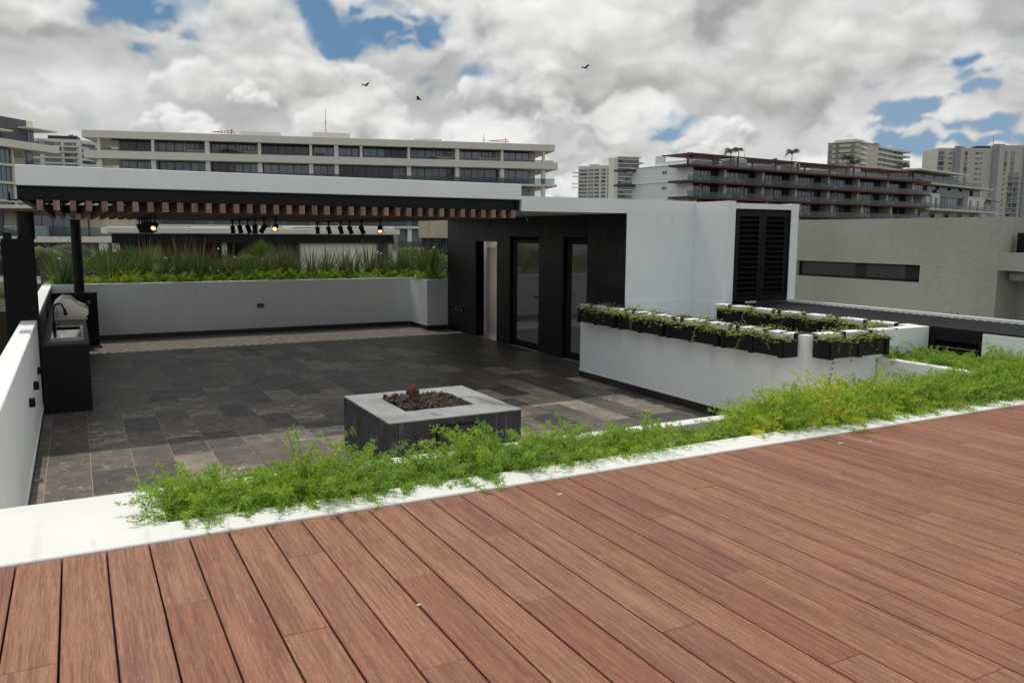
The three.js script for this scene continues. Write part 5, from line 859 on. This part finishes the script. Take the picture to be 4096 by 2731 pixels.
// white towers left of the brown block
{
  const c = building('white_grid_tower', 'distant white apartment tower with a grid of small windows', [438.34, -643.01], 147, 'tower');
  obj('body', bx(-22.2, 18, 0, B(66.9), -20, 0), M.farWhite, c); obj('roof_room', bx(-12, -4, B(66.91), B(68.4), -10, -2), M.beige, c); obj('roof_cabin', bx(8, 17, B(66.91), B(68.2), -10, -2), M.beige, c);
  const lv = mat(0.30, 0.285, 0.25);
  for (let f = 0; f < 11; f++) { const y = 61.6 - f * 3.46; for (const [a, b, n] of [[-21.2, -13, 5], [-5.3, -0.8, 3], [1.4, 5.7, 3], [15.3, 17.9, 2]]) glazing(c, a, b, y, y + 2.1, 0.08, n, 0); for (const [a, b] of [[-12.1, -6.2], [7.5, 14.4]]) obj('louvre_panel', bx(a, b, B(y), B(y) + 2.2, 0.001, 0.2), lv, c); if ([0, 1, 3, 4].includes(f)) obj('balcony_fin', bx(-28.9, -22.2, B(y) - 0.7, B(y) - 0.2, -6, 0), M.farWhite, c); }
  const g = building('glass_corner_tower', 'distant pale glass corner tower right of the white grid tower', [366.24, -498.45], 100, 'tower');
  obj('body', bx(-9.6, 8, 0, B(59.3), -16, -0.6), M.farWhite, g); slab(g, 'roof', -10, 9, 59.31, 59.9, -17, 1, M.farWhite); obj('side_shaft', bx(-12.4, -9.61, 0, B(58.6), -10, 0), M.farWhite, g); obj('sloped_wing', bx(8.01, 11, B(55), B(56), -8, 1), M.farWhite, g);
  for (let f = 0; f < 12; f++) { const y = 55.3 - f * 3.2; glazing(g, -9.3, 7.6, y, y + 2.3, -0.5, 14, 1); slab(g, 'floor_band', -9.7, 8.4, y - 0.75, y - 0.15, -3, 0.2, M.farWhite); }
}
// buildings at the left edge
{
  const c = building('left_edge_block', 'white apartment block with grey tower wall cut by the left picture edge', [-2.71, -173.44], 38);
  slab(c, 'roof_band', -26, 0.1, 16.45, 17.7, -10, 1.6, M.farWhite); for (const y of [13.85, 10.82, 7.79, 4.76, 1.7, -1.4]) slab(c, 'floor_band', -26, -5, y - 0.45, y, -10, 0.1, M.farWhite); slab(c, 'low_terrace', -26, -3.2, 2.3, 2.8, -10, 2.4, M.farWhite);
  obj('core', bx(-26, -4, 0, B(16.44), -10, -0.6), M.beige, c);
  for (const [y0, y1] of [[13.86, 16.35], [10.83, 13.35], [7.8, 10.3], [4.77, 7.3], [-1.3, 1.2]]) { glazing(c, -15, -9.6, y0, y1, -0.3, 5); glazing(c, -22, -16, y0, y1, -0.3, 5); obj('pier', bx(-9.5, -9.1, B(y0), B(y1), -0.4, 0.05), M.farWhite, c); }
  glazing(c, -8.4, -6.4, 15.2, 15.85, -0.5, 3); glazing(c, -5.6, -4.1, 13.9, 16.3, -0.5, 1); railing(c, -5.6, -3.2, 13.9, 0.9, 0.2);
  obj('grey_tower_wall', bx(-9.9, -3.9, B(17.71), B(21.9), -6, -1.5), mat(0.11, 0.118, 0.13, { roughness: 0.9, map: plasterMap }), c); obj('upper_wall', bx(-3.89, -1.9, B(17.71), B(22.0), -6, -1.8), M.farWhite, c); obj('left_upper_wall', bx(-20, -9.91, B(17.71), B(21.7), -6, -2.0), M.farWhite, c);
  slab(c, 'canopy', -6, 1.2, 20.35, 20.6, -6, 0.5, M.farWhite); slab(c, 'side_canopy', -20, -9.2, 19.3, 19.5, -4, 0.3, M.farWhite); glazing(c, -3.6, -2.1, 17.9, 20.2, -1.7, 2); railing(c, -4, 0, 17.72, 0.8, 0.6);
  const d = building('far_left_block', 'distant pale apartment block with rooftop pergola between the two white blocks', [-2.5, -535.04], 100);
  obj('body', bx(-26, 8, 0, B(54.6), -24, -1.5), M.farWhite, d); obj('roof_pergola', bx(-8, 7, B(54.61), B(56.6), -14, -4), M.winFrame, d);
  const roofPlant = obj('roof_plants', shrubGeo(861, 260, 3, 0.7, 1, 0.3, [[0.05, 0.08, 0.02]]), M.tree, d); roofPlant.position.set(4, B(56.6), -5);
  for (let f = 0; f < 9; f++) { const y = 50.9 - f * 3.15; for (const [a, b, n] of [[-9.5, -1.2, 4], [0.4, 7.4, 5], [-24, -12, 7]]) glazing(d, a, b, y, y + 1.9, -1.4, n, 0); for (const [a, b] of [[-10.3, -0.9], [0.2, 7.6]]) obj('balcony', bx(a, b, B(y) - 0.9, B(y) - 0.1, -1.4, 0.4), M.farWhite, d); }
  const e = building('far_left_wing', 'receding right wing of the distant pale apartment block', [5.6, -533.5], 52);
  obj('body', bx(0, 26, 0, B(54.4), -14, -0.3), M.farWhite, e); for (let f = 0; f < 9; f++) { const y = 50.7 - f * 3.15; glazing(e, 2, 11, y, y + 1.7, -0.22, 5, 0); glazing(e, 14, 22, y, y + 1.9, -0.22, 4, 0); obj('balcony', bx(13, 24, B(y) - 0.8, B(y) - 0.1, -0.3, 1.2), M.farWhite, e); }
}
// ------------------------------------------------------------ birds
{
  const geo = (() => { const g = new Leaves(), k = [1, 1, 1]; const b = [[-0.42, 0.02, 0], [-0.1, 0.05, 0.07], [-0.1, 0.05, -0.07], [0.3, 0, 0], [-0.1, -0.06, 0]]; g.tri(b[0], b[1], b[2], k); g.tri(b[3], b[2], b[1], k); g.tri(b[0], b[4], b[1], k); g.tri(b[0], b[2], b[4], k); g.tri(b[3], b[1], b[4], k); g.tri(b[3], b[4], b[2], k); g.tri([0.3, 0, 0], [0.5, 0.02, 0.06], [0.5, 0.02, -0.06], k); return g.geo(); })();
  const wing = (s) => { const g = new Leaves(), k = [1, 1, 1]; g.quad([-0.14, 0.04, 0.04 * s], [0.1, 0.03, 0.04 * s], [0.1, 0.2, 0.42 * s], [-0.1, 0.22, 0.4 * s], k); g.tri([-0.1, 0.22, 0.4 * s], [0.1, 0.2, 0.42 * s], [0.22, 0.10, 0.85 * s], k); return g.geo(); };
  const bm = mat(0.05, 0.05, 0.055);
  for (const [x, y, z, t, l] of [[23, 15.0, -69.7, 0.35, 'dark bird gliding left of the middle of the sky'], [26.9, 13.84, -67.4, 2.6, 'dark bird gliding low over the white block, middle of three'], [39.8, 16.62, -60.9, 0.1, 'dark bird gliding in the sky right of centre']]) { const b = thing('bird', l, 'bird', [x, y, z], t); obj('body', geo, bm, b); obj('wing', wing(1), bm, b); obj('wing', wing(-1), bm, b); }
}
renderer.render(scene, camera);
